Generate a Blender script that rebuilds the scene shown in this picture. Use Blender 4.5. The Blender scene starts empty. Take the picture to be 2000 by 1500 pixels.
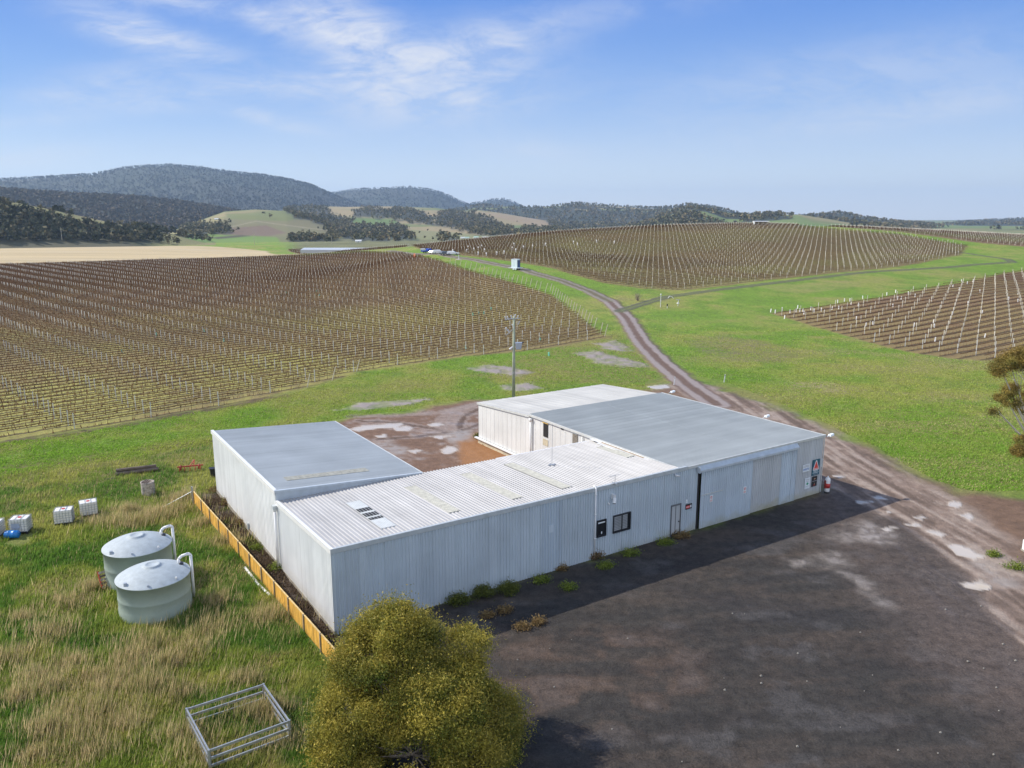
import bpy, math, random
import numpy as np
from mathutils import Vector, Matrix
random.seed(7); rng = np.random.default_rng(7)
S = bpy.context.scene
R = math.radians
# ------------------------------------------------------------------ camera, light, exposure
F, YH, H = 1540.0, 425.0, 22.5
T = math.atan((750 - YH) / F); cT, sT = math.cos(T), math.sin(T)
cam = bpy.data.cameras.new('camera'); co = bpy.data.objects.new('camera', cam); S.collection.objects.link(co)
co.location = (0, 0, H); co.rotation_euler = (math.pi / 2 - T, 0, 0)
cam.sensor_width = 36; cam.sensor_fit = 'HORIZONTAL'; cam.lens = 36 * F / 2000
cam.clip_start = 0.5; cam.clip_end = 30000
S.camera = co
S.view_settings.view_transform = 'Standard'; S.view_settings.look = 'None'
S.view_settings.exposure = 0.60; S.view_settings.gamma = 1.0
SUN_EL, SUN_AZ = R(39), R(164)          # direction towards the sun, azimuth counter-clockwise from +X
sv = Vector((math.cos(SUN_EL) * math.cos(SUN_AZ), math.cos(SUN_EL) * math.sin(SUN_AZ), math.sin(SUN_EL)))
sl = bpy.data.lights.new('sun', 'SUN'); sl.energy = 3.9; sl.angle = R(0.6); sl.color = (1.0, 0.93, 0.82)
so = bpy.data.objects.new('sun', sl); S.collection.objects.link(so); so.rotation_euler = sv.to_track_quat('Z', 'Y').to_euler()
so.location = (-50, 0, 60)
W = bpy.data.worlds.new('World'); S.world = W; W.use_nodes = True
wn, wl = W.node_tree.nodes, W.node_tree.links
wn.clear()

def nd(tree, t, **kw):
    n = tree.nodes.new(t)
    for k, v in kw.items():
        if k.startswith('i_'):
            n.inputs[int(k[2:])].default_value = v
        else: setattr(n, k, v)
    return n
def mth(tree, op, a=None, b=None, c=None, clamp=False):
    n = tree.nodes.new('ShaderNodeMath'); n.operation = op; n.use_clamp = clamp
    for i, v in enumerate((a, b, c)):
        if v is None: continue
        if isinstance(v, (int, float)): n.inputs[i].default_value = v
        else: tree.links.new(v, n.inputs[i])
    return n.outputs[0]
def mixc(tree, f, a, b, bt='MIX'):
    n = tree.nodes.new('ShaderNodeMix'); n.data_type = 'RGBA'; n.blend_type = bt
    for s, v in ((n.inputs[0], f), (n.inputs[6], a), (n.inputs[7], b)):
        if isinstance(v, (int, float)): s.default_value = v
        elif isinstance(v, tuple): s.default_value = v if len(v) == 4 else v + (1,)
        else: tree.links.new(v, s)
    return n.outputs[2]

wt = W.node_tree
sky = nd(wt, 'ShaderNodeTexSky', sky_type='NISHITA', sun_disc=False, sun_elevation=SUN_EL,
         sun_rotation=math.atan2(sv.x, sv.y), altitude=200, air_density=1.0, dust_density=0.6, ozone_density=2.5)
tc = nd(wt, 'ShaderNodeTexCoord'); sp = nd(wt, 'ShaderNodeSeparateXYZ'); wl.new(tc.outputs['Generated'], sp.inputs[0])
dy = mth(wt, 'MAXIMUM', mth(wt, 'ABSOLUTE', sp.outputs[1]), 0.05)
ca_ = mth(wt, 'DIVIDE', sp.outputs[0], dy); cb_ = mth(wt, 'DIVIDE', sp.outputs[2], dy)
cmb = nd(wt, 'ShaderNodeCombineXYZ'); wl.new(ca_, cmb.inputs[0]); wl.new(cb_, cmb.inputs[1])
def ray(px, py):
    u = (px - 1000) / F; v = (750 - py) / F
    return (u, cT + v * sT, -sT + v * cT)
def wnoise(scale, sx, sy, rot, det=6, rough=.6, dist=0.0):
    mp = nd(wt, 'ShaderNodeMapping'); mp.inputs['Rotation'].default_value = (0, 0, rot); mp.inputs['Scale'].default_value = (sx, sy, 1)
    wl.new(cmb.outputs[0], mp.inputs[0])
    n = nd(wt, 'ShaderNodeTexNoise'); n.inputs['Scale'].default_value = scale; n.inputs['Detail'].default_value = det
    n.inputs['Roughness'].default_value = rough; n.inputs['Distortion'].default_value = dist
    wl.new(mp.outputs[0], n.inputs[0]); return n.outputs[0]
n1 = wnoise(5.0, 1, 2.6, R(22), 10, .66, 1.4); n2 = wnoise(14, 1, 3.0, R(-14), 9, .68, .9)
cl = None
# (px, py, half length, half height, tilt deg, strength): the cirrus patches, as directions in the sky
for (x, y, a, b, t, k) in [(270, 62, 120, 26, -14, 1.3), (330, 0, 170, 22, -8, .6), (690, 35, 110, 34, -14, .7), (720, 105, 170, 46, -24, .95), (930, 95, 140, 34, 8, .65),
                           (820, 175, 190, 46, 10, .75), (560, 165, 280, 26, 4, .6), (250, 150, 200, 30, 8, .42), (520, 232, 90, 14, -14, .5), (930, 210, 200, 30, 8, .3),
                           (1650, 150, 420, 60, 8, .38), (1850, 205, 400, 34, 8, .42), (30, 312, 120, 18, 6, .6), (220, 200, 140, 16, -4, .35), (1100, 30, 300, 30, 6, .3), (1000, 290, 140, 24, -8, .28), (520, 45, 36, 20, -20, .45), (60, 235, 160, 14, 4, .25)]:
    d = ray(x, y); a0, b0 = d[0] / d[1], d[2] / d[1]; c_, s_ = math.cos(R(t)), math.sin(R(t))
    da = mth(wt, 'SUBTRACT', ca_, a0); db = mth(wt, 'SUBTRACT', cb_, b0)
    p = mth(wt, 'ADD', mth(wt, 'MULTIPLY', da, c_ / (a / F)), mth(wt, 'MULTIPLY', db, s_ / (a / F)))
    q = mth(wt, 'ADD', mth(wt, 'MULTIPLY', da, -s_ / (b / F)), mth(wt, 'MULTIPLY', db, c_ / (b / F)))
    r2 = mth(wt, 'ADD', mth(wt, 'MULTIPLY', p, p), mth(wt, 'MULTIPLY', q, q))
    g = mth(wt, 'MULTIPLY', mth(wt, 'EXPONENT', mth(wt, 'MULTIPLY', r2, -1.0)), k)
    cl = g if cl is None else mth(wt, 'ADD', cl, g)
nn = mth(wt, 'ADD', mth(wt, 'MULTIPLY', n1, .55), mth(wt, 'MULTIPLY', n2, .45))
wisp = mth(wt, 'MULTIPLY', mth(wt, 'SUBTRACT', nn, .41), 6.0, clamp=True)
cl = mth(wt, 'MULTIPLY', mth(wt, 'MULTIPLY', mth(wt, 'MINIMUM', cl, 1.0), mth(wt, 'MULTIPLY_ADD', wisp, .72, .28)), .86, clamp=True)
hsv = nd(wt, 'ShaderNodeHueSaturation'); hsv.inputs['Saturation'].default_value = 1.12; hsv.inputs['Value'].default_value = 1.0
wl.new(sky.outputs[0], hsv.inputs['Color'])
# the Nishita sky is blended with the photograph's paler, deeper-blue gradient (values per unit of sky strength)
ramp = nd(wt, 'ShaderNodeValToRGB'); cr = ramp.color_ramp
stops = [(0.0, (.86,.91,.95)), (.05, (.66,.78,.92)), (.13, (.29,.48,.85)), (.24, (.115,.285,.76)), (.5, (.11,.27,.68)), (1.0, (.10,.24,.60))]
while len(cr.elements) < len(stops): cr.elements.new(.5)
for e, (p_, c_) in zip(cr.elements, stops): e.position = p_; e.color = c_ + (1,)
wl.new(mth(wt, 'MAXIMUM', sp.outputs[2], 0.0), ramp.inputs[0])
SK = 1.0 / (0.14 * 2 ** 0.55)
grad = mixc(wt, 1.0, ramp.outputs[0], (SK, SK, SK), 'MULTIPLY')
lr = mth(wt, 'MULTIPLY_ADD', mth(wt, 'MULTIPLY', sp.outputs[0], -1.1, clamp=True), mth(wt, 'MULTIPLY', sp.outputs[2], 3.2, clamp=True), 0.0)
grad = mixc(wt, mth(wt, 'MULTIPLY', lr, .8, clamp=True), grad, mixc(wt, 1.0, grad, (.42,.70,.94), 'MULTIPLY'))
hor = mixc(wt, .06, grad, hsv.outputs[0])
skyc = mixc(wt, cl, hor, (.78 * SK, .81 * SK, .88 * SK))
# unseen broken bright cloud, added behind the camera to fill the shaded front walls
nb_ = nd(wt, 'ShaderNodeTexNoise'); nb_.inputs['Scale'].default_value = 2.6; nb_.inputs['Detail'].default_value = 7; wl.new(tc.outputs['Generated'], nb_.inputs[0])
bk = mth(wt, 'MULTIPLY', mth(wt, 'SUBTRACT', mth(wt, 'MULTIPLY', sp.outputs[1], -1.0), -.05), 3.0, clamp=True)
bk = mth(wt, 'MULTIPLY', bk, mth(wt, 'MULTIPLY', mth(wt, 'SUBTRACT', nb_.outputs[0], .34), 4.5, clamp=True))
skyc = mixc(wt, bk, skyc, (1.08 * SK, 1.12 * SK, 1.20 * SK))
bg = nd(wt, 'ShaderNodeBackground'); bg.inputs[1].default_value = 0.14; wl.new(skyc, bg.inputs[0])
wo = nd(wt, 'ShaderNodeOutputWorld'); wl.new(bg.outputs[0], wo.inputs[0])

# ------------------------------------------------------------------ measuring helpers
def gp(px, py, z=0.):
    d = ray(px, py); t = (z - H) / d[2]; return (d[0] * t, d[1] * t, z)
def at(px, py, Y):
    d = ray(px, py); t = Y / d[1]; return (d[0] * t, Y, H + d[2] * t)
def projn(x, y, z):
    dz = z - H; dep = y * cT - dz * sT; dep = np.where(dep < .5, .5, dep)
    return 1000 + F * x / dep, 750 - F * (y * sT + dz * cT) / dep
AN = R(33.0); N0 = (-9.74, 39.61); ca, sa = math.cos(AN), math.sin(AN)
def w(u, v, z=0): return (N0[0] + u * ca - v * sa, N0[1] + u * sa + v * ca, z)
def plane(px, py, ax, val):             # a pixel of the photo measured on one plane of the sheds -> (u, v, z)
    d = ray(px, py); du = d[0] * ca + d[1] * sa; dv = -d[0] * sa + d[1] * ca
    o = (-N0[0] * ca - N0[1] * sa, N0[0] * sa - N0[1] * ca)
    t = (val - o[1]) / dv if ax == 'v' else (val - o[0]) / du if ax == 'u' else (val - H) / d[2]
    return (o[0] + du * t, o[1] + dv * t, H + d[2] * t)

# ------------------------------------------------------------------ noise
def vn(x, y, s=0):
    xi = np.floor(x); yi = np.floor(y); fx = x - xi; fy = y - yi
    fx = fx * fx * (3 - 2 * fx); fy = fy * fy * (3 - 2 * fy)
    def h(a, b):
        v = np.sin(a * 127.1 + b * 311.7 + s * 74.7) * 43758.5453
        return v - np.floor(v)
    return (h(xi, yi) * (1 - fx) + h(xi + 1, yi) * fx) * (1 - fy) + (h(xi, yi + 1) * (1 - fx) + h(xi + 1, yi + 1) * fx) * fy
def fbm(x, y, s=0, o=4):
    t = 0; a = .5; n = 0
    for i in range(o):
        t = t + a * vn(x * 2 ** i + 13.7 * i, y * 2 ** i - 7.1 * i, s + i); n += a; a *= .5
    return t / n
def sst(a, b, x):
    t = np.clip((x - a) / (b - a), 0, 1); return t * t * (3 - 2 * t)

# ------------------------------------------------------------------ terrain
CP = [(1007,527,252),(860,497,318),(925,532,258),(1100,455,420),(1300,443,450),(1500,439,470),(1700,446,480),(1850,455,520),(2000,466,560),
      (1400,570,215),(1700,530,270),(1980,512,310),(1330,563,225),(1960,535,280),(830,497,340),(600,497,425),(1850,492,360),(1000,492,320),
      (1200,500,330),(1400,490,340),(1600,490,350),(980,478,365),(1250,600,188),(2300,480,560),(2300,560,260),(1060,575,212),(730,492,400)]
cx, cy, cz = [], [], []
for p in CP:
    q = at(*p); cx.append(q[0]); cy.append(q[1]); cz.append(q[2])
for (x, y, z) in [(0,0,0),(0,40,0),(0,80,0),(0,120,0),(0,160,.2),(40,60,0),(40,110,0),(80,60,0),(80,110,0),(120,120,0),(-40,60,0),(-40,120,0),(-80,100,0),(-20,180,0),(-60,180,0),(40,160,.3),
                  (80,165,0),(-120,180,0),(-75,240,0),(-120,260,0),(-200,260,0),(-200,380,0),(-300,380,0),(-120,330,0),(-80,300,.6),(-60,340,3),(-250,180,0),(-260,560,.5),(-400,560,.5),(-400,740,0),(-250,740,0),(-600,740,0),
                  (-110,590,-4.5),(-160,640,-4.5),(-70,620,-4.5),(-220,640,-4),(-120,700,-1),(-200,720,-1),(0,560,0),(0,700,-8),(120,640,2),(120,760,-8),(260,700,2),(420,640,4),(420,800,0),(120,40,0),(200,60,0),(200,160,1),(-200,60,0),(-300,40,0),(0,-60,0),(-100,-60,0),(100,-60,0),(300,260,4),(400,300,5),(-100,800,-6),
                  (130,170,.5),(140,220,2)]:
    cx.append(x); cy.append(y); cz.append(z)
cx, cy, cz = map(np.array, (cx, cy, cz))
def tps(r2): return np.where(r2 > 1e-9, .5 * r2 * np.log(r2 + 1e-12), 0)
n_ = len(cx); SC = 100.
K = tps(((cx[:, None] - cx) ** 2 + (cy[:, None] - cy) ** 2) / SC ** 2) + np.eye(n_) * 0.002
Pm = np.c_[np.ones(n_), cx / SC, cy / SC]
Am = np.block([[K, Pm], [Pm.T, np.zeros((3, 3))]])
sol = np.linalg.solve(Am, np.r_[cz, 0, 0, 0])
def near_z(x, y):
    out = np.zeros(x.shape)
    for i in range(0, len(x), 20000):
        a, b = x[i:i + 20000], y[i:i + 20000]
        k = tps(((a[:, None] - cx) ** 2 + (b[:, None] - cy) ** 2) / SC ** 2)
        out[i:i + 20000] = k @ sol[:n_] + sol[n_] + sol[n_ + 1] * a / SC + sol[n_ + 2] * b / SC
    return out
# ridges: crest as seen in the photo at a real distance: (distance, front width, [(px, py)...], roughness m)
RIDGES = [
 (1000, 230, [(-700,392),(-50,384),(0,388),(60,401),(120,413),(180,427),(250,442),(330,457),(380,470),(440,485)], 2),
 (2700, 900, [(-900,370),(0,372),(100,380),(200,385),(300,391),(400,404),(460,415),(530,432),(600,450),(700,475)], 10),
 (5600, 2200, [(-900,362),(0,353),(100,347),(190,342),(240,331),(290,325),(340,323),(400,328),(450,336),(520,343),(570,352),(610,362),(650,380),(700,400),(800,425),(900,440)], 30),
 (1900, 750, [(300,470),(340,450),(400,427),(440,413),(500,409),(560,412),(620,427),(660,442),(690,458),(760,480)], 4),
 (3000, 1500, [(450,450),(540,420),(560,405),(600,402),(680,404),(760,403),(850,406),(900,412),(935,410),(965,414),(1060,430),(1150,447),(1250,458),(1400,470)], 8),
 (4000, 1100, [(800,430),(900,408),(935,402),(1060,405),(1130,398),(1200,403),(1260,407),(1310,406),(1345,399),(1400,407),(1450,418),(1500,430),(1600,450)], 14),
 (2400, 900, [(1180,455),(1250,440),(1290,425),(1320,413),(1345,407),(1380,411),(1420,424),(1450,424),(1500,420),(1560,419),(1600,425),(1640,431),(1700,440),(1800,455)], 5),
 (3500, 1000, [(1450,440),(1540,426),(1600,420),(1640,416),(1690,426),(1750,434),(1800,438),(1900,450)], 8),
 (6200, 2500, [(1500,445),(1700,440),(1760,435),(1830,438),(1900,432),(1960,429),(2050,425),(2200,420),(2800,415)], 14),
 (6800, 1800, [(540,420),(640,380),(690,371),(760,368),(800,366),(835,370),(865,378),(890,389),(915,400),(980,425),(1060,440)], 18),
 (7400, 1500, [(820,430),(880,404),(930,397),(960,391),(985,389),(1005,396),(1020,404),(1080,425),(1150,440)], 12),
]
def px_of(x, y, z=None):
    # pixel column of an azimuth on the horizon
    return 1000 + F * (x / np.maximum(y, 1e-3)) * (cT + (750 - YH) / F * sT)
def terr2(x, y, lay=False):
    r = np.hypot(x, y)
    z = np.full(x.shape, -10.0)
    m = r < 1000
    zn = near_z(x[m], y[m])
    rr = r[m]; ym = y[m]
    k = sst(650, 950, rr)
    # left flats run on level to the wood
    z[m] = zn * (1 - k) + (-6) * k
    front = y > r * 0.35
    P = np.where(front, px_of(x, np.maximum(y, 1)), -5000)
    L = np.full(x.shape, -1)
    best = z.copy()
    for i, (d0, wf, pts, rg) in enumerate(RIDGES):
        xs = [p[0] for p in pts]; ys = [p[1] for p in pts]
        mm = front & (P > xs[0] - 400) & (P < xs[-1] + 400) & (r > d0 - wf * 1.05)
        if not mm.any(): continue
        pp = P[mm]; crest_py = np.interp(pp, xs, ys)
        v = (750 - crest_py) / F
        dirz = (-sT + v * cT) / (cT + v * sT)     # slope per metre of Y
        # crest distance wobbles a little so that the ridge is not an arc
        dd = d0 * (1 + .05 * (fbm(pp / 160., pp * 0, 50 + i, 2) - .5))
        Yc = dd * (y[mm] / r[mm])
        zc = H + Yc * dirz
        t = (dd - r[mm]) / wf
        prof = np.where(t > 0, 1 - sst(0, 1, t) * .55 - .45 * np.clip(t, 0, 1), 1 - sst(0, 1.0, -t * wf / (wf * 1.2)))
        g = (fbm(x[mm] / (wf * .28), y[mm] / (wf * .28), 9 + i, 5) - .5) * rg * 5 * np.clip(t, 0, 1) * np.clip(1 - t, 0, 1) * 4 * .5
        base = -10.0
        zz = base + (zc - base) * prof + g
        edge = sst(xs[0] - 400, xs[0], pp) * (1 - sst(xs[-1], xs[-1] + 400, pp))
        zz = base + (zz - base) * edge
        cur = best[mm]; up = zz > cur
        best[mm] = np.where(up, zz, cur)
        Lm = L[mm]; Lm[up] = i; L[mm] = Lm
    return (best, L) if lay else best
def terr(x, y):
    x = np.atleast_1d(np.asarray(x, float)); y = np.atleast_1d(np.asarray(y, float))
    return terr2(x, y)
Ys = np.geomspace(22, 1000, 900)
def hit(px, py):
    d = ray(px, py); t = Ys / d[1]; x = d[0] * t; z = H + d[2] * t
    g = near_z(x, Ys); b = np.nonzero(z < g)[0]
    if len(b) == 0: i = int(np.argmin(z - g)); return (x[i], Ys[i], g[i])
    i = b[0]
    if i == 0: return gp(px, py)
    a0, a1 = z[i - 1] - g[i - 1], z[i] - g[i]; f = a0 / (a0 - a1)
    return (x[i - 1] + (x[i] - x[i - 1]) * f, Ys[i - 1] + (Ys[i] - Ys[i - 1]) * f, g[i - 1] + (g[i] - g[i - 1]) * f)
def poly(pts): return np.array([hit(*p)[:2] for p in pts])
def sd(x, y, P):                        # signed distance to polygon, positive inside
    n = len(P); d = np.full(x.shape, 1e9); ins = np.zeros(x.shape, bool)
    for i in range(n):
        ax, ay = P[i]; bx, by = P[(i + 1) % n]; ex, ey = bx - ax, by - ay
        t = np.clip(((x - ax) * ex + (y - ay) * ey) / (ex * ex + ey * ey + 1e-12), 0, 1)
        d = np.minimum(d, np.hypot(x - ax - ex * t, y - ay - ey * t))
        if ay != by:
            c = ((ay > y) != (by > y)) & (x < (bx - ax) * (y - ay) / (by - ay) + ax); ins ^= c
    return np.where(ins, d, -d)
def sdl(x, y, P):                       # distance to open polyline
    d = np.full(x.shape, 1e9)
    for (ax, ay), (bx, by) in zip(P[:-1], P[1:]):
        ex, ey = bx - ax, by - ay; t = np.clip(((x - ax) * ex + (y - ay) * ey) / (ex * ex + ey * ey + 1e-12), 0, 1)
        d = np.minimum(d, np.hypot(x - ax - ex * t, y - ay - ey * t))
    return d
def boxed(P, m, x, y):                  # indices near a polygon
    return np.nonzero((x > P[:, 0].min() - m) & (x < P[:, 0].max() + m) & (y > P[:, 1].min() - m) & (y < P[:, 1].max() + m))[0]

# ------------------------------------------------------------------ mesh helpers
def link(o, parent=None):
    S.collection.objects.link(o)
    if parent is not None: o.parent = parent
    return o
def big_mesh(name, V, Fc, mat, col=None, attrs=None, smooth=False, parent=None):
    Fc = np.asarray(Fc, np.int32); k = Fc.shape[1]; me = bpy.data.meshes.new(name)
    me.vertices.add(len(V)); me.vertices.foreach_set('co', np.asarray(V, np.float32).ravel())
    me.loops.add(Fc.size); me.loops.foreach_set('vertex_index', Fc.ravel())
    me.polygons.add(len(Fc)); me.polygons.foreach_set('loop_start', np.arange(0, Fc.size, k, dtype=np.int32))
    me.polygons.foreach_set('loop_total', np.full(len(Fc), k, np.int32))
    if smooth: me.polygons.foreach_set('use_smooth', np.ones(len(Fc), bool))
    me.update(calc_edges=True)
    if col is not None:
        a = me.color_attributes.new('Col', 'FLOAT_COLOR', 'POINT')
        c = np.ones((len(V), 4), np.float32); c[:, :3] = col; a.data.foreach_set('color', c.ravel())
    for n, v in (attrs or {}).items():
        a = me.attributes.new(n, 'FLOAT', 'POINT'); a.data.foreach_set('value', np.asarray(v, np.float32))
    me.materials.append(mat)
    return link(bpy.data.objects.new(name, me), parent)
class MB:
    def __init__(s): s.v = []; s.f = []
    def add(s, vs, fs):
        o = len(s.v); s.v += [tuple(p) for p in vs]; s.f += [tuple(i + o for i in f) for f in fs]; return s
    def box(s, x0, x1, y0, y1, z0, z1):
        return s.add([(x0,y0,z0),(x1,y0,z0),(x1,y1,z0),(x0,y1,z0),(x0,y0,z1),(x1,y0,z1),(x1,y1,z1),(x0,y1,z1)],
              [(0,3,2,1),(4,5,6,7),(0,1,5,4),(1,2,6,5),(2,3,7,6),(3,0,4,7)])
    def hexa(s, p): return s.add(p, [(0,3,2,1),(4,5,6,7),(0,1,5,4),(1,2,6,5),(2,3,7,6),(3,0,4,7)])
    def tube(s, p, q, r, r2=None, n=8, cap=True):
        p, q = Vector(p), Vector(q); r2 = r if r2 is None else r2
        d = (q - p).normalized(); a = d.orthogonal().normalized(); b = d.cross(a)
        vs = [p + (a * math.cos(2*math.pi*i/n) + b * math.sin(2*math.pi*i/n)) * r for i in range(n)] + [q + (a * math.cos(2*math.pi*i/n) + b * math.sin(2*math.pi*i/n)) * r2 for i in range(n)]
        fs = [(i, (i+1) % n, n + (i+1) % n, n + i) for i in range(n)]
        if cap: fs += [tuple(range(n))[::-1], tuple(range(n, 2*n))]
        return s.add(vs, fs)
    def path(s, pts, r, n=10):
        for a, b in zip(pts[:-1], pts[1:]): s.tube(a, b, r, n=n)
        return s
    def lathe(s, prof, n=48, c=(0,0,0)):
        vs = []; fs = []
        for (r, z) in prof: vs += [(c[0] + r*math.cos(2*math.pi*i/n), c[1] + r*math.sin(2*math.pi*i/n), c[2] + z) for i in range(n)]
        for k in range(len(prof)-1): fs += [(k*n+i, k*n+(i+1) % n, (k+1)*n+(i+1) % n, (k+1)*n+i) for i in range(n)]
        return s.add(vs, fs)
    def beam(s, p, q, wd, ht):
        p, q = Vector(p), Vector(q); d = (q-p).normalized(); up = Vector((0,0,1))
        if abs(d.z) > .95: up = Vector((0,1,0))
        a = d.cross(up).normalized() * wd/2; b = a.cross(d).normalized() * ht/2
        return s.hexa([p-a-b, p+a-b, q+a-b, q-a-b, p-a+b, p+a+b, q+a+b, q-a+b])
    def build(s, name, mat, parent=None, smooth=False, loc=None, rot=None, bevel=0):
        me = bpy.data.meshes.new(name); me.from_pydata(s.v, [], s.f); me.materials.append(mat)
        if smooth: me.polygons.foreach_set('use_smooth', np.ones(len(me.polygons), bool)); me.update()
        o = link(bpy.data.objects.new(name, me), parent)
        if loc: o.location = loc
        if rot is not None: o.rotation_euler = (0, 0, rot)
        if bevel:
            m = o.modifiers.new('bevel', 'BEVEL'); m.width = bevel; m.segments = 2; m.limit_method = 'ANGLE'
        return o
def tag(o, label=None, cat=None, group=None, kind=None):
    if label: o['label'] = label
    if cat: o['category'] = cat
    if group: o['group'] = group
    if kind: o['kind'] = kind
    return o
def thing(name, label, cat, loc=(0,0,0), rz=0, group=None):
    o = bpy.data.objects.new(name, None); o.empty_display_size = .3; link(o); o.location = loc; o.rotation_euler = (0,0,rz)
    return tag(o, label, cat, group)
def dup(root, loc, rz=None, label=None, scale=None):
    r = root.copy(); S.collection.objects.link(r); r.location = loc
    if rz is not None: r.rotation_euler = (0,0,rz)
    if label: r['label'] = label
    if scale: r.scale = (scale,)*3
    for ch in list(root.children):
        c = ch.copy(); S.collection.objects.link(c); c.parent = r
        for g in list(ch.children):
            d = g.copy(); S.collection.objects.link(d); d.parent = c
    return r

# ------------------------------------------------------------------ materials
def mat(name, col, rough=.6, metal=0., var=.12, scale=2., bump=0., bscale=30., stretch=(1,1,1), col2=None, spec=.5):
    m = bpy.data.materials.new(name); m.use_nodes = True; t = m.node_tree; b = t.nodes['Principled BSDF']
    b.inputs['Roughness'].default_value = rough; b.inputs['Metallic'].default_value = metal
    b.inputs['Specular IOR Level'].default_value = spec
    tcn = nd(t, 'ShaderNodeTexCoord'); mp = nd(t, 'ShaderNodeMapping'); mp.inputs['Scale'].default_value = stretch
    t.links.new(tcn.outputs['Object'], mp.inputs[0])
    n = nd(t, 'ShaderNodeTexNoise'); n.inputs['Scale'].default_value = scale; n.inputs['Detail'].default_value = 6; n.inputs['Roughness'].default_value = .6
    t.links.new(mp.outputs[0], n.inputs[0])
    f = mth(t, 'MULTIPLY', mth(t, 'SUBTRACT', n.outputs[0], .3), 2.5, clamp=True)
    c2 = col2 or tuple(c * (1 - 2*var) for c in col)
    t.links.new(mixc(t, f, c2, tuple(min(1, c * (1 + (0 if col2 else var))) for c in col)), b.inputs['Base Color'])
    if bump:
        n2 = nd(t, 'ShaderNodeTexNoise'); n2.inputs['Scale'].default_value = bscale; n2.inputs['Detail'].default_value = 4; t.links.new(mp.outputs[0], n2.inputs[0])
        bm = nd(t, 'ShaderNodeBump'); bm.inputs['Strength'].default_value = 1; bm.inputs['Distance'].default_value = bump
        t.links.new(n2.outputs[0], bm.inputs['Height']); t.links.new(bm.outputs[0], b.inputs['Normal'])
    return m
def cladding(name, col, col2, rough=.45, metal=0.0, stain=None, streak=(1.5,1.5,.12), sheet=None, amp=.07):
    """painted or galvanised sheet: streaks of weathering, optional algae stain near the ground"""
    m = mat(name, col, rough, metal, scale=1.2, stretch=streak, col2=col2)
    t = m.node_tree; b = t.nodes['Principled BSDF']
    g = nd(t, 'ShaderNodeNewGeometry'); n = nd(t, 'ShaderNodeTexNoise'); n.inputs['Scale'].default_value = .35; n.inputs['Detail'].default_value = 5
    t.links.new(g.outputs['Position'], n.inputs[0])
    src = b.inputs['Base Color'].links[0].from_socket
    v = mth(t, 'MULTIPLY_ADD', n.outputs[0], .42, .79)
    if sheet is not None:
        tc2 = nd(t, 'ShaderNodeTexCoord'); s4 = nd(t, 'ShaderNodeSeparateXYZ'); t.links.new(tc2.outputs['Object'], s4.inputs[0])
        wnn = nd(t, 'ShaderNodeTexWhiteNoise', noise_dimensions='1D'); q_ = mth(t, 'DIVIDE', s4.outputs[sheet], .762)
        t.links.new(mth(t, 'FLOOR', q_), wnn.inputs['W'])
        v = mth(t, 'MULTIPLY', v, mth(t, 'MULTIPLY_ADD', wnn.outputs[0], 2 * amp, 1 - amp))
        lap = mth(t, 'MULTIPLY', mth(t, 'LESS_THAN', mth(t, 'FRACT', q_), .045), .16); v = mth(t, 'MULTIPLY', v, mth(t, 'SUBTRACT', 1.0, lap))
    vv = nd(t, 'ShaderNodeCombineXYZ')
    for i in range(3): t.links.new(v, vv.inputs[i])
    c = mixc(t, 1.0, src, vv.outputs[0], 'MULTIPLY')
    if stain:
        s3 = nd(t, 'ShaderNodeSeparateXYZ'); t.links.new(g.outputs['Position'], s3.inputs[0])
        n3 = nd(t, 'ShaderNodeTexNoise'); n3.inputs['Scale'].default_value = 1.3; n3.inputs['Detail'].default_value = 5; t.links.new(g.outputs['Position'], n3.inputs[0])
        hgt = mth(t, 'SUBTRACT', mth(t, 'MULTIPLY', n3.outputs[0], 1.5), s3.outputs[2])
        k = mth(t, 'MULTIPLY', mth(t, 'SUBTRACT', hgt, .1), 1.1, clamp=True)
        gx = mth(t, 'MULTIPLY', mth(t, 'SUBTRACT', s3.outputs[0], 6), .12, clamp=True)
        c = mixc(t, mth(t, 'MULTIPLY', mth(t, 'MULTIPLY', k, gx), .7), c, stain)
    t.links.new(c, b.inputs['Base Color'])
    return m
M = {}
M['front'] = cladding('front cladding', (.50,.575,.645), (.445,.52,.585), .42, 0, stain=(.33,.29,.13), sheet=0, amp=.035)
M['front_dark'] = cladding('replaced cladding', (.41,.50,.585), (.36,.43,.51), .4)
M['front_grey'] = cladding('grey cladding', (.50,.53,.56), (.45,.48,.505), .5, 0, stain=(.36,.33,.16), sheet=0, amp=.025)
M['door_blue'] = cladding('door cladding', (.51,.59,.67), (.46,.54,.615), .42, 0, stain=(.34,.33,.22), sheet=0, amp=.03)
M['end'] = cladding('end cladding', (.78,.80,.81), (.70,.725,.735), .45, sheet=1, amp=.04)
M['white'] = cladding('white cladding', (.66,.67,.665), (.57,.58,.57), .5)
M['roof_f'] = cladding('weathered zinc roofing', (.44,.435,.43), (.35,.345,.34), .5, .0, streak=(1.2,.12,1), sheet=0, amp=.05)
M['roof_l'] = cladding('grey blue roofing', (.40,.43,.44), (.36,.39,.40), .5, .0, streak=(.1,1.2,1), sheet=1, amp=.03)
M['roof_b'] = cladding('big roof sheeting', (.43,.45,.435), (.375,.395,.38), .5, .0, streak=(.12,1.1,1), sheet=1, amp=.04)
M['roof_w'] = cladding('pale roof sheeting', (.54,.525,.475), (.46,.445,.40), .5, .0, streak=(1.3,.1,1), sheet=0, amp=.06)
M['trim_w'] = mat('white trim', (.72,.73,.73), .4, var=.05)
M['trim_g'] = mat('grey trim', (.46,.50,.52), .4, var=.08)
M['trim_l'] = mat('pale trim', (.55,.57,.56), .45, var=.08)
M['fascia'] = mat('blue grey fascia', (.46,.52,.57), .4, var=.08)
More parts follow.
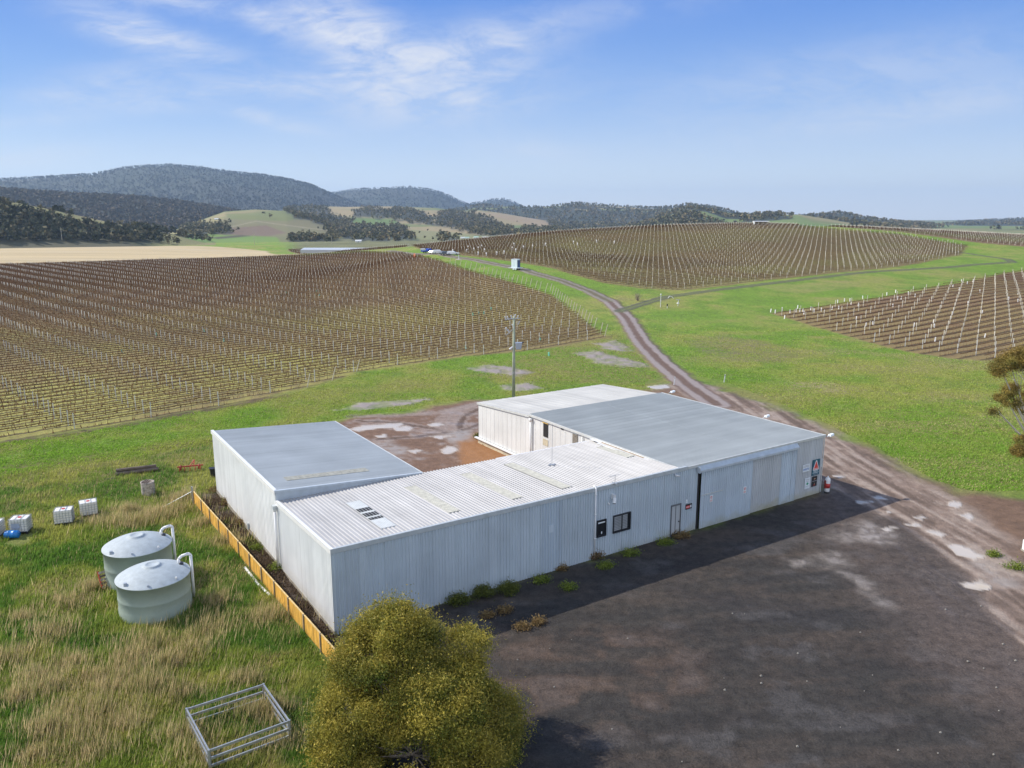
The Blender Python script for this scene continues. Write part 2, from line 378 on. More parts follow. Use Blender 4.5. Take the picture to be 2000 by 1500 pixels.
M['fibre'] = mat('aged fibreglass', (.47,.46,.39), .5, var=.15, scale=4)
M['hole'] = mat('dark opening', (.015,.014,.015), .8, var=.1)
M['glass'] = mat('window glass', (.02,.022,.025), .08, var=.1)
M['frame'] = mat('black aluminium frame', (.02,.022,.028), .35, var=.1)
M['blind'] = mat('window blind', (.30,.32,.34), .5, var=.1)
M['conc'] = mat('concrete', (.30,.28,.24), .85, var=.2, bump=.01)
M['cream'] = mat('cream plinth', (.55,.49,.36), .8, var=.15)
M['tank'] = mat('pale green tank plastic', (.30,.365,.325), .55, var=.05, scale=1.5, bump=.004, bscale=60)
M['tanklid'] = mat('weathered tank lid', (.37,.42,.45), .7, var=.08, scale=3)
M['pvc'] = mat('white pvc pipe', (.78,.79,.8), .3, var=.03)
M['steel'] = mat('galvanised steel', (.42,.44,.45), .4, .5, var=.15, scale=6)
M['ibc'] = mat('white tote plastic', (.74,.73,.69), .4, var=.05)
M['red'] = mat('red plastic', (.55,.04,.035), .45, var=.1)
M['redrust'] = mat('faded red paint', (.42,.05,.03), .6, var=.3, scale=8)
M['blue'] = mat('blue drum plastic', (.015,.19,.55), .35, var=.08)
M['black'] = mat('black plastic', (.02,.02,.024), .5, var=.2)
M['yellow'] = mat('yellow timber', (.68,.38,.06), .8, var=.24, scale=3, stretch=(1,1,.3))
M['yrail'] = mat('pale sawn rail', (.62,.45,.20), .8, var=.2, scale=5)
M['wpost'] = mat('weathered post', (.30,.25,.18), .85, var=.2, scale=8)
M['log'] = mat('weathered log', (.17,.13,.105), .9, var=.3, scale=4, stretch=(.2,2,2), bump=.02)
M['ring'] = mat('stained concrete ring', (.42,.37,.33), .9, var=.3, scale=5, bump=.01)
M['vpost'] = mat('vineyard post', (.56,.56,.53), .6, var=.12)
M['vposty'] = mat('timber vineyard post', (.50,.46,.36), .8, var=.12)
M['guard_w'] = mat('white tree guard', (.85,.85,.85), .5, var=.03)
M['guard_t'] = mat('teal tree guard', (.22,.62,.50), .5, var=.05)
M['pole'] = mat('green treated pole', (.34,.38,.29), .8, var=.15, scale=6, stretch=(1,1,.2))
M['insul'] = mat('pale insulator', (.62,.63,.68), .3, var=.05)
M['trans'] = mat('grey transformer paint', (.36,.40,.46), .4, var=.06)
M['orange'] = mat('orange plastic', (.9,.17,.02), .5, var=.05)
M['bark'] = mat('bark', (.30,.25,.20), .9, var=.3, scale=6, stretch=(1,1,.3), bump=.02)
M['barkw'] = mat('white bark', (.60,.55,.48), .8, var=.15, scale=6)
M['carw'] = mat('white car paint', (.75,.76,.78), .2, .1, var=.02)
M['cars'] = mat('silver car paint', (.42,.44,.47), .25, .5, var=.02)
M['carb'] = mat('blue car paint', (.02,.06,.35), .2, .2, var=.02)
M['cark'] = mat('charcoal car paint', (.10,.12,.14), .2, .3, var=.02)
M['rubber'] = mat('tyre rubber', (.02,.02,.02), .8, var=.1)
M['toilet'] = mat('pale blue cabin', (.78,.88,.95), .4, var=.04)
M['toiletd'] = mat('dark blue cabin door', (.05,.09,.22), .4, var=.06)
M['teal'] = mat('teal sign', (.005,.10,.155), .4, var=.03)
M['signred'] = mat('sign red', (.72,.06,.045), .4, var=.03)
M['signwhite'] = mat('sign white', (.72,.78,.82), .4, var=.02)
M['signblue'] = mat('sign blue', (.03,.16,.48), .4, var=.02)
M['signgreen'] = mat('sign green', (.0,.30,.17), .4, var=.02)
M['signgrey'] = mat('sign grey', (.35,.36,.40), .5, var=.02)
M['tanc'] = mat('tan lettering', (.5,.3,.2), .5, var=.02)
M['lintel'] = mat('rusty yellow lintel', (.62,.42,.13), .7, var=.2)
M['board'] = mat('grey boarding', (.20,.18,.15), .8, var=.25, scale=6)
M['wallpatch'] = mat('stained wall sheet', (.52,.46,.33), .6, var=.12)
M['rust'] = mat('rusty flashing', (.42,.30,.18), .7, var=.3, scale=5)
M['doorframe'] = mat('dark door frame', (.13,.14,.15), .5, var=.1)
M['brick'] = mat('far brick', (.32,.14,.09), .8, var=.1)
M['tin'] = mat('far pale roof', (.75,.76,.76), .4, var=.05)
M['netting'] = mat('teal netting', (.40,.60,.52), .7, var=.1)

def leafmat(name, rough=.6, trans=.25):
    m = bpy.data.materials.new(name); m.use_nodes = True; t = m.node_tree; b = t.nodes['Principled BSDF']
    a = nd(t, 'ShaderNodeAttribute', attribute_name='Col'); t.links.new(a.outputs['Color'], b.inputs['Base Color'])
    b.inputs['Roughness'].default_value = rough; b.inputs['Specular IOR Level'].default_value = .25
    if trans:
        tr = nd(t, 'ShaderNodeBsdfTranslucent'); t.links.new(a.outputs['Color'], tr.inputs[0])
        mx = nd(t, 'ShaderNodeMixShader'); mx.inputs[0].default_value = trans
        o = t.nodes['Material Output']; t.links.new(b.outputs[0], mx.inputs[1]); t.links.new(tr.outputs[0], mx.inputs[2]); t.links.new(mx.outputs[0], o.inputs[0])
    return m
M['leaf'] = leafmat('foliage'); M['blade'] = leafmat('grass blades', .7, .45); M['cane'] = leafmat('vine canes', .85, 0)
M['farleaf'] = leafmat('far foliage', .9, 0)

def groundmat():
    m = bpy.data.materials.new('ground surface'); m.use_nodes = True; t = m.node_tree; b = t.nodes['Principled BSDF']; L = t.links.new
    a = nd(t, 'ShaderNodeAttribute', attribute_name='Col'); g = nd(t, 'ShaderNodeNewGeometry')
    def at_(n): x = nd(t, 'ShaderNodeAttribute', attribute_name=n); return x.outputs['Fac']
    wet, row, vy, rgh, grs = at_('wet'), at_('rowc'), at_('vin'), at_('rgh'), at_('grs')
    def noi(sc, det=4, ro=.6):
        n = nd(t, 'ShaderNodeTexNoise'); n.inputs['Scale'].default_value = sc; n.inputs['Detail'].default_value = det; n.inputs['Roughness'].default_value = ro
        L(g.outputs['Position'], n.inputs[0]); return n.outputs[0]
    # fine grain multiplies the base colour
    f1, f2, f3 = noi(9, 5, .7), noi(1.6, 5, .65), noi(38, 3, .7)
    k = mth(t, 'ADD', mth(t, 'MULTIPLY', f1, .5), mth(t, 'MULTIPLY', f2, .5))
    k = mth(t, 'ADD', mth(t, 'MULTIPLY', mth(t, 'SUBTRACT', k, .5), mth(t, 'MULTIPLY', rgh, 3.0)), 1.0)
    k3 = mth(t, 'ADD', mth(t, 'MULTIPLY', mth(t, 'SUBTRACT', f3, .5), mth(t, 'MULTIPLY', rgh, 1.2)), 1.0)
    k = mth(t, 'MAXIMUM', mth(t, 'MULTIPLY', k, k3), .15)
    cv = nd(t, 'ShaderNodeCombineXYZ')
    for i in range(3): L(k, cv.inputs[i])
    # vineyard rows: bare strip under the vines, rough grass between
    fr = mth(t, 'FRACT', mth(t, 'ADD', row, mth(t, 'MULTIPLY', mth(t, 'SUBTRACT', f2, .5), .35)))
    dist = mth(t, 'ABSOLUTE', mth(t, 'SUBTRACT', fr, .5))           # .5 on the vine line, 0 mid-row
    strip = mth(t, 'MULTIPLY', mth(t, 'SUBTRACT', dist, .31), 10.0, clamp=True)
    strip = mth(t, 'MULTIPLY', strip, mth(t, 'MULTIPLY', vy, mth(t, 'MULTIPLY_ADD', f1, .9, .35, clamp=True)), clamp=True)
    c = mixc(t, strip, a.outputs['Color'], (.055,.036,.022))
    c = mixc(t, 1.0, c, cv.outputs[0], 'MULTIPLY')
    L(c, b.inputs['Base Color'])
    L(mth(t, 'SUBTRACT', .92, mth(t, 'MULTIPLY', wet, .84), clamp=True), b.inputs['Roughness'])
    b.inputs['Specular IOR Level'].default_value = .3
    bm = nd(t, 'ShaderNodeBump'); bm.inputs['Strength'].default_value = 1.0
    hh = mth(t, 'ADD', mth(t, 'MULTIPLY', f1, .35), mth(t, 'MULTIPLY', f2, .65))
    L(mth(t, 'MULTIPLY', hh, mth(t, 'MULTIPLY', mth(t, 'SUBTRACT', 1, wet, clamp=True), mth(t, 'MULTIPLY_ADD', grs, .55, .06))), bm.inputs['Height'])
    bm.inputs['Distance'].default_value = 1.0
    L(bm.outputs[0], b.inputs['Normal'])
    return m
M['ground'] = groundmat()

# ------------------------------------------------------------------ regions of the ground
P_lv = poly([(-900,985),(0,862),(150,842),(300,816),(420,795),(520,776),(600,756),(700,727),(900,697),(1060,682),(1186,660),(1129,618),(1104,598),(1078,577),(1018,557),(952,539),(880,517),(830,503),(790,495),(700,493),(600,499),(480,504),(300,509),(150,514),(0,518),(-900,534)])
P_rv = poly([(1505,612),(1560,628),(1600,640),(1640,652),(1680,664),(1735,678),(1790,690),(1860,700),(1920,704),(1980,700),(2150,700),(2300,640),(2250,500),(2080,520),(1957,534),(1880,552),(1800,566),(1730,580),(1640,594)])
CR = [(560,488),(640,486),(740,486),(830,491),(900,499),(960,505),(1020,514),(1100,531),(1180,553),(1250,563),(1330,567),(1420,558),(1500,547),(1600,537),(1700,527),(1800,514),(1875,499)]
P_hv = np.r_[poly(CR), np.array([at(1890,487,385)[:2], at(1750,466,430)[:2], at(1640,455,440)[:2], at(1560,446,460)[:2], at(1560,440,560)[:2], at(1500,440,560)[:2], at(1300,443,540)[:2], at(1100,455,510)[:2], at(980,468,460)[:2], at(860,478,430)[:2], at(700,484,430)[:2]])]
P_hv2 = np.array([at(*p)[:2] for p in [(1600,441,530),(1640,449,470),(1760,463,445),(1900,484,400),(2010,499,380),(2300,520,370),(2300,480,470),(2000,470,500),(1900,460,530),(1750,450,560)]])
P_gold = poly([(-1100,474),(0,470),(200,470),(330,474),(430,480),(520,490),(592,496),(560,500),(480,503),(300,508),(150,513),(0,517),(-1100,536)])
P_yard = np.array([w(-.6,-2.2)[:2], w(-.2,.3)[:2], w(42.2,.3)[:2], gp(1650,960)[:2], gp(1694,996)[:2], gp(1762,1020)[:2], gp(1850,1085)[:2], gp(1925,1165)[:2], gp(1985,1260)[:2], gp(2100,1400)[:2], (45,30), (45,-25), (-14,-25), (-12,20), (-8,30), (-8.5,36)])
P_mulch = np.array([w(-1.0,-2)[:2], w(.2,-1)[:2], w(.2,27.5)[:2], w(-1.2,27.8)[:2], w(-1.9,24)[:2]])
P_mudE = poly([(1290,765),(1330,745),(1385,765),(1440,795),(1520,822),(1600,838),(1690,872),(1740,905),(1800,935),(1870,962),(2060,985),(2200,1250),(2000,1270),(1930,1170),(1850,1085),(1762,1018),(1694,996),(1640,955),(1600,925),(1500,860),(1400,800)])
P_court = np.array([w(9,9)[:2], w(9,27)[:2], *[hit(*p)[:2] for p in [(640,828),(720,812),(800,806),(850,793),(930,783),(1010,785),(1100,770),(1180,757),(1250,765),(1320,760)]], w(43,22)[:2], w(27,20)[:2], w(27,9)[:2]])
P_court_or = np.array([w(16.5,9)[:2], w(16.5,15)[:2], hit(895,862)[:2], hit(905,850)[:2], hit(935,845)[:2], hit(950,850)[:2], w(27,25)[:2], w(27,9)[:2]])
P_olive = poly([(-500,990),(0,918),(200,893),(420,862),(420,905),(430,960),(380,985),(300,975),(150,985),(0,1010),(-500,1090)])
MUDP = [poly(p) for p in ([(663,800),(700,786),(760,783),(842,779),(800,790),(700,802)], [(910,718),(960,712),(1000,718),(1050,728),(1010,734),(930,726)], [(1122,690),(1160,684),(1200,695),(1262,710),(1250,718),(1180,712)],
        [(1165,672),(1200,664),(1232,678),(1225,686),(1190,684)], [(985,752),(1030,748),(1065,760),(1010,765),(975,760)], [(1270,757),(1300,752),(1318,758),(1290,762)], [(1340,668),(1420,664),(1500,672),(1560,690),(1520,706),(1430,700),(1360,686)])]
PUD = [poly(p) for p in ([(682,838),(700,832),(745,829),(790,826),(775,834),(740,837),(700,842)], [(770,836),(795,830),(806,834),(798,842),(775,841)], [(793,881),(815,876),(824,879),(812,885)], [(863,877),(878,872),(892,876),(884,886),(868,886)], [(733,851),(752,847),(756,852),(742,856)],
        [(842,853),(870,850),(893,852),(860,856)], [(835,831),(850,825),(866,830),(850,833)], [(1677,980),(1690,977),(1701,980),(1690,983)], [(1632,930),(1642,927),(1651,931),(1640,933)], [(1850,1062),(1882,1064),(1905,1080),(1935,1088),(1900,1092),(1868,1083)],
        [(1786,1010),(1800,1007),(1812,1012),(1800,1016)], [(1738,1029),(1748,1026),(1757,1030),(1748,1033)], [(1720,1034),(1732,1030),(1744,1035),(1732,1038)], [(1848,985),(1862,978),(1880,984),(1870,993)], [(1878,1006),(1890,1002),(1904,1010),(1894,1018)], [(1775,1025),(1787,1022),(1800,1028),(1785,1027)],
        [(1700,972),(1716,970),(1728,974),(1714,977)], [(1722,999),(1735,996),(1746,1001),(1734,1004)], [(1812,1037),(1830,1038),(1848,1046),(1838,1049)], [(1885,1140),(1915,1133),(1945,1148),(1915,1154),(1890,1146)], [(1260,755),(1300,751),(1312,757),(1285,760)])]
DAMP = [poly(p) for p in ([(1668,1030),(1700,1022),(1745,1040),(1760,1048),(1725,1068),(1690,1058)], [(1590,1092),(1630,1083),(1655,1100),(1640,1110),(1600,1102)], [(1900,1095),(1955,1110),(1990,1150),(1960,1150),(1920,1120)], [(1540,1098),(1575,1090),(1590,1104),(1560,1108)], [(1628,1046),(1655,1042),(1668,1050),(1650,1054)],
        [(850,846),(930,838),(915,862),(880,866)], [(700,870),(760,860),(800,880),(760,896)], [(1650,1120),(1700,1140),(1730,1180),(1690,1160)], [(1000,1180),(1000,1181),(1001,1181)])]
TRK = np.array([hit(*p)[:2] for p in [(1400,790),(1345,752),(1290,706),(1255,670),(1225,622),(1190,588),(1150,568),(1100,549),(1040,533),(985,519),(930,508),(880,501),(830,496),(760,490)]])
TRK2 = np.array([hit(*p)[:2] for p in [(1212,607),(1240,598),(1300,580),(1400,566),(1500,554),(1600,542),(1700,531),(1800,525),(1900,517),(1978,512),(1965,506),(1930,501),(1890,495),(1850,489)]])
TRKE = np.array([hit(*p)[:2] for p in [(1345,752),(1420,785),(1500,822),(1600,880),(1700,945),(1800,1020),(1900,1105),(2000,1190),(2100,1290)]])
P_res = np.array([(-160,604),(-130,602),(-90,601),(-86,606),(-88,640),(-120,646),(-168,646)])
P_farg = poly([(1560,440),(2300,452),(2300,500),(1950,470),(1750,452),(1600,443)])

def ridx(rmin, rmax, k):
    return np.geomspace(rmin, rmax, int(math.log(rmax / rmin) / math.log(k)))
rs = np.r_[0.01, 8, 14, 19, 23, ridx(25.5, 1050, 1.0058), ridx(1056, 12500, 1.0075)[0:]]
az = np.r_[np.linspace(-180, -46, 40)[:-1], np.arange(-46, 46.01, .125), np.linspace(46, 180, 40)[1:]] * math.pi / 180
nr, na = len(rs), len(az)
RR, AZ = np.meshgrid(rs, az, indexing='ij'); gx = (RR * np.sin(AZ)).ravel(); gy = (RR * np.cos(AZ)).ravel(); gr = RR.ravel()
gz, LAY = terr2(gx, gy, True)
PX, PY = projn(gx, gy, gz)
near = gr < 1000
col = np.zeros((len(gx), 3)); cls = np.zeros(len(gx), np.int8); wet = np.zeros(len(gx)); rgh = np.full(len(gx), .5); grs = np.zeros(len(gx)); vin = np.zeros(len(gx)); rowc = np.zeros(len(gx))
wood = np.zeros(len(gx))
NZ = np.nonzero(gr < 1100)[0]; X, Y = gx[NZ], gy[NZ]
nA, nB, nC = fbm(X / 22, Y / 22, 1, 4), fbm(X / 5, Y / 5, 2, 4), fbm(X / 1.3, Y / 1.3, 3, 3)
G = np.array
def mix(a, b, k): return a * (1 - k[:, None]) + np.asarray(b) * k[:, None]
c = mix(np.tile(G([.165,.275,.028]), (len(X), 1)), [.255,.275,.06], sst(.40, .66, nA * .6 + nB * .4))
c = mix(c, [.27,.225,.10], sst(.60, .80, nB * .7 + nA * .3) * .5)
c = mix(c, [.11,.165,.03], sst(.55, .3, nC * .5 + nB * .5) * .5)
ax_, ay_ = projn(X, Y, gz[NZ])
# rougher pasture round the tanks, lower left
k = sst(560, 380, ax_ - (ay_ - 900) * .25) * sst(905, 960, ay_ + ax_ * .1) * (gr[NZ] < 100)
rough_mask = k
c = mix(c, [.215,.235,.055], k * .85)
c = mix(c, [.26,.205,.105], k * sst(.54, .74, fbm(X / 3.2, Y / 3.2, 21, 4)) * .45)
c = mix(c, [.060,.115,.022], k * sst(.58, .74, fbm(X / 4.5, Y / 4.5, 22, 3)) * .8)
# dull strip across the paddock on the right
k = sst(.45, .62, fbm(X / 14, Y / 7, 31, 4)) * sst(1280, 1400, ax_) * sst(640, 680, ay_) * (gr[NZ] < 190)
c = mix(c, [.26,.235,.09], k * .6)
cl_ = np.zeros(len(X), np.int8); we = np.zeros(len(X)); rg = .5 + .4 * sst(60, 120, gr[NZ]); gs = np.ones(len(X)); vi = np.zeros(len(X)); rc = np.zeros(len(X)); wd = np.zeros(len(X))
def region(P, soft=1., nz=1.2, sc=2.5, seed=0):
    i = boxed(P, 4 + nz * 2, X, Y)
    d = sd(X[i], Y[i], P) + (fbm(X[i] / sc, Y[i] / sc, 60 + seed, 4) - .5) * 2 * nz
    return i, d, sst(-soft, soft, d)
def paint(i, k, colr, r_=None, g_=None):
    c[i] = mix(c[i], colr, k)
    if r_ is not None: rg[i] = rg[i] * (1 - k) + r_ * k
    if g_ is not None: gs[i] = gs[i] * (1 - k) + g_ * k
# olive paddock strip, then pasture features
i, d, k = region(P_olive, 3, 4, 6, 1); paint(i, k * .75, [.225,.20,.065])
for P_, cc_, st_ in [([(1040,690),(1120,672),(1200,655),(1290,700),(1345,762),(1300,768),(1180,752),(1060,750),(960,742),(900,735)], (.235,.205,.075), .8), ([(1340,662),(1420,655),(1520,672),(1570,695),(1500,712),(1400,702)], (.21,.185,.085), .7), ([(1530,742),(1600,744),(1680,762),(1660,772),(1560,756)], (.38,.31,.18), .7),
        ([(560,772),(700,752),(830,740),(900,748),(780,776),(640,800),(520,806)], (.22,.22,.06), .6), ([(1600,800),(1800,790),(2000,830),(2050,930),(1900,930),(1720,860)], (.24,.235,.06), .55), ([(1480,560),(1640,548),(1700,556),(1560,575)], (.28,.26,.09), .6), ([(1380,740),(1500,770),(1640,790),(1560,800),(1440,780)], (.235,.22,.07), .7), ([(-200,905),(0,872),(300,828),(420,812),(420,822),(0,885)], (.22,.16,.07), .5)]:
    i, d, k = region(poly(P_), 1.5, 3.0, 3.5, int(cc_[0] * 1000)); paint(i, k * st_ * (.45 + .55 * sst(.35, .6, nC[i])), cc_)
# golden field
i, d, k = region(P_gold, 2, 2, 8, 2)
gn = fbm(X[i] / 60, Y[i] / 9, 5, 4)
paint(i, k, G([.47,.37,.21]) * (0.8 + .4 * gn[:, None]), .3, .3); paint(i, k * sst(.5, .8, fbm(X[i] / 90, Y[i] / 14, 7, 3)) * .6, [.46,.38,.25]); cl_[i[d > 0]] = 5
# behind the golden field: green flat
# vineyards
def vineyard(P, deg, spacing, seed, base, g2):
    i, d, k = region(P, .8, .6, 2.5, seed)
    a = R(deg); rcx = (-X[i] * math.sin(a) + Y[i] * math.cos(a)) / spacing
    t = fbm(X[i] / 30, Y[i] / 30, 70 + seed, 4)
    cc = mix(np.tile(G(base), (len(i), 1)), g2, sst(.40, .62, t * .7 + .3 * nC[i]))
    # inter-row grass turns brown and bare with distance from the yard
    paint(i, k, cc, .5, .6); vi[i] = np.maximum(vi[i], k); rc[i] = rcx; cl_[i[d > 0]] = 4
    return i
iv = vineyard(P_lv, 44.6, 2.3, 11, (.26,.205,.08), (.34,.31,.085))
fa = sst(110, 260, gr[NZ][iv]) * vi[iv]
c[iv] = mix(c[iv], [.225,.145,.078], fa * .8)
vineyard(P_rv, 36, 3.0, 12, (.21,.135,.068), (.25,.185,.075))
hA = hit(1330,566); hB = hit(1600,538); HV = math.degrees(math.atan2(hB[1] - hA[1], hB[0] - hA[0]))
vineyard(P_hv, HV, 2.6, 13, (.215,.165,.065), (.235,.215,.07))
vineyard(P_hv2, HV, 2.6, 14, (.23,.15,.085), (.24,.19,.09))
# headland strip of dark soil below the left vineyard
hs = np.array([hit(*p)[:2] for p in [(-200,898),(0,866),(150,846),(300,820),(420,798),(560,772)]])
i = boxed(hs, 3, X, Y); k = sst(1.3, .2, sdl(X[i], Y[i], hs) + (nC[i] - .5) * 1.5); paint(i, k * .85, [.10,.065,.04], .5, .4)
hs = np.array([hit(*p)[:2] for p in [(-200,952),(0,917),(200,892),(415,858)]])
i = boxed(hs, 4, X, Y); k = sst(1.8, .3, sdl(X[i], Y[i], hs) + (nC[i] - .5) * 2); paint(i, k * .55, [.13,.095,.05], .5, .4)
# bare mud patches in the grass
for q, P in enumerate(MUDP):
    i, d, k = region(P, .9, 1.7, 1.1, 100 + q)
    if q == 6: paint(i, k * .55 * sst(.45, .6, fbm(X[i] / 2.5, Y[i] / 1.5, 44, 4)), [.20,.165,.10]); continue
    paint(i, k * (.55 + .45 * sst(.35, .6, nC[i])), [.27,.235,.22], .3, .1)
# courtyard
i, d, k = region(P_court, 1.2, 1.6, 3, 20); n5 = .6 * fbm(X[i] / 3.0, Y[i] / 1.6, 33, 5) + .4 * fbm(X[i] / .9, Y[i] / .6, 49, 4)
paint(i, k, G([.165,.100,.068]) * (.55 + .5 * n5[:, None] + .45 * fbm(X[i] / .6, Y[i] / .5, 48, 4)[:, None]), .7, .16); cl_[i[d > 0]] = 2
paint(i, k * sst(.52, .68, n5) * .8, [.27,.225,.20]); we[i] = np.maximum(we[i], k * sst(.55, .75, n5) * .55)
for q, L in enumerate([[(985,786),(930,792),(893,806),(880,828),(884,850),(900,872),(925,893)], [(975,792),(935,799),(908,812),(898,830),(902,850),(920,872),(950,893)], [(1000,783),(940,786),(880,800),(862,822),(862,842)], [(700,822),(780,826),(850,838),(880,846)], [(720,830),(800,840),(900,846),(930,850)], [(740,858),(820,852),(900,842),(960,820)], [(680,812),(760,812),(860,806),(930,790)]]):
    Lw = np.array([hit(*p)[:2] for p in L]); i = boxed(Lw, 2, X, Y); dd_ = sdl(X[i], Y[i], Lw) + (fbm(X[i] / .8, Y[i] / .8, 300 + q, 3) - .5) * .5
    paint(i, sst(.5, .2, np.abs(dd_)) * .75, [.085,.058,.045] if q % 2 else [.26,.205,.18]); paint(i, sst(.3, .1, np.abs(dd_ - .55)) * .6, [.27,.22,.195])
i, d, k = region(P_court_or, .6, .5, 2, 21); paint(i, k * .92, [.27,.128,.05], .3, .1); we[i] *= (1 - k)
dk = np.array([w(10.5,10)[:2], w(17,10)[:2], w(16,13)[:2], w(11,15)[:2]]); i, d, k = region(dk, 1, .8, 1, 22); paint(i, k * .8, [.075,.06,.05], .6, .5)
# mud yard on the east side and the track
i, d, k = region(P_mudE, 1.2, 2.2, 4, 23); n5 = fbm(X[i] / 5, Y[i] / 5, 34, 5)
paint(i, k, G([.150,.094,.062]) * (.55 + .5 * n5[:, None] + .45 * fbm(X[i] / .7, Y[i] / .6, 50, 4)[:, None]), .7, .18); cl_[i[d > 0]] = 2
i = boxed(TRKE, 14, X, Y); dl = sdl(X[i], Y[i], TRKE); wdt = np.interp(Y[i], [50, 70, 90, 108], [4.2, 5.0, 4.2, 2.2])
# wheel streaks follow the line of the track
k = sst(wdt + 1.6, wdt - 1.2, dl + (fbm(X[i] / 2.5, Y[i] / 2.5, 36, 4) - .5) * 3)
side = (X[i] * .77 + Y[i] * .64)
st = fbm(X[i] * 1.5 + np.sin(Y[i] / 9) * .8 + (Y[i] - 60) * .10, Y[i] * .13 + X[i] * .05, 37, 5)
st = .8 * st + .2 * fbm(X[i] / .7, Y[i] / .7, 51, 4); paint(i, k, G([.205,.150,.118]) * (.6 + .8 * fbm(X[i] / .5, Y[i] / .5, 52, 4)[:, None]), .6, .16); paint(i, k * sst(.50, .62, st) * .75, [.33,.265,.215]); paint(i, k * sst(.49, .38, st) * .8, [.105,.074,.056]); we[i] = np.maximum(we[i], k * sst(.5, .7, st) * .35); cl_[i[k > .5]] = 2
def track(L, wd_, rut, colA, colB, seed, vis=1.):
    i = boxed(L, wd_ + 3, X, Y); dl = sdl(X[i], Y[i], L); n = (fbm(X[i] / 1.5, Y[i] / 1.5, seed, 4) - .5)
    k = sst(wd_ + .7, wd_ - .6, dl + n * 1.4) * vis; paint(i, k, colB, .35, .15)
    k2 = sst(.75, .3, np.abs(dl - rut) + n * .5) * vis; paint(i, k2, colA, .25, .1); cl_[i[k > .5]] = 2; we[i] = np.maximum(we[i], k2 * .3)
track(TRK, 2.1, 1.15, [.27,.225,.205], [.135,.09,.07], 38)
track(TRK2, 1.7, 1.0, [.085,.08,.05], [.13,.15,.05], 39, .9)
far_t = TRK[5:]; i = boxed(far_t, 3, X, Y); k = sst(1.9, 1.0, sdl(X[i], Y[i], far_t)); paint(i, k * .45, [.12,.13,.055])
# mulch strip between fence and sheds
i, d, k = region(P_mulch, .35, .35, .8, 24); paint(i, k, G([.105,.082,.066]) * (.6 + .8 * nC[i][:, None]), .75, .5)
mg = sst(.52, .66, fbm(X[i] / 2.2, Y[i] / 2.2, 41, 3)) * k * sst(50, 56, Y[i]); paint(i, mg * .75, [.10,.11,.035])
# gravel yard
i, d, k = region(P_yard, .8, 1.0, 2.5, 25); cl_[i[d > 0]] = 1
n6, n7, n8 = fbm(X[i] / 6, Y[i] / 3.2, 42, 5), fbm(X[i] / 2.2, Y[i] / 1.4, 43, 5), fbm(X[i] / 14, Y[i] / 9, 45, 4)
sk = fbm(X[i] / 7 + Y[i] / 9, Y[i] / .8 - X[i] / 5, 54, 4)
cc = mix(np.tile(G([.038,.034,.030]), (len(i), 1)), [.052,.041,.033], sst(.40, .66, n6 * .6 + .4 * fbm(X[i] / 1.1, Y[i] / .8, 47, 4)) * .8)
cc = mix(cc, [.080,.060,.046], sst(.56, .72, sk) * .35); cc = mix(cc, [.024,.021,.020], sst(.44, .30, sk) * .4); cc = mix(cc, [.027,.025,.026], sst(.5, .36, n8) * .6); cc = mix(cc, [.075,.07,.068], sst(.55, .7, n7) * .5)
paint(i, k, cc, 1.25, .16)
bb = sst(9, 3, np.hypot((X[i] - 3) / 1.6, Y[i] - 36.2) * 1.3) * sst(.42, .6, n7); paint(i, k * bb * .35 * (.5 + fbm(X[i] / .9, Y[i] / .35, 46, 4)), [.125,.078,.052])
ew = np.abs((X[i] - N0[0]) * -sa * -1 - 0) * 0   # (no change)
i2 = i[k > .3]
# worn brown approach beside the mud
dE = sdl(X[i2], Y[i2], TRKE); paint(i2, sst(11, 5, dE) * .45 * (.6 + .8 * nB[i2]), [.12,.09,.075])
for q, P in enumerate(DAMP):
    i, d, k = region(P, .9, .9, 1.4, 130 + q); k = k * (.35 + .65 * sst(.36, .58, fbm(X[i] / .9, Y[i] / .6, 53, 4))); paint(i, k * .8, [.31,.27,.235], .3, .03); we[i] = np.maximum(we[i], k * .6)
for q, P in enumerate(PUD):
    i, d, k = region(P, .18, .42, .7, 160 + q); paint(i, k, [.50,.44,.37], .02, 0); we[i] = np.maximum(we[i], k); cl_[i[k > .5]] = 3
# left wood floor and the green flat in front of the far valley
i = np.nonzero(gr[NZ] > 600)[0]; k = sst(700, 760, gr[NZ][i]) * (ax_[i] < 420) * (1 - (cl_[i] == 5)); 
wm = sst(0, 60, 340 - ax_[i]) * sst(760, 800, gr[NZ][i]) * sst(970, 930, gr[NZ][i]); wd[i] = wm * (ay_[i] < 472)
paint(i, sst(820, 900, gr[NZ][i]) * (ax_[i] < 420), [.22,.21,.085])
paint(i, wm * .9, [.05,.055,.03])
i = boxed(P_farg, 3, X, Y); k = sst(0, 8, sd(X[i], Y[i], P_farg)) * (gr[NZ][i] > 470); paint(i, k * .6, [.17,.24,.045])
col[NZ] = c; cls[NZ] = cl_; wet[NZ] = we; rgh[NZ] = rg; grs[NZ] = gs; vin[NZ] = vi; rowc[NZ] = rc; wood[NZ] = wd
# valley floor beyond the dam: dull scrubby paddocks, not lawn
NN = gr[NZ]; k_ = sst(655, 690, NN) * sst(540, 600, ax_) * sst(1050, 980, ax_); i_ = np.nonzero(k_ > 0)[0]
col[NZ[i_]] = mix(col[NZ[i_]], G([.155,.15,.075]) * (.6 + .8 * fbm(gx[NZ[i_]] / 30, gy[NZ[i_]] / 60, 95, 4)[:, None]), k_[i_] * .92)
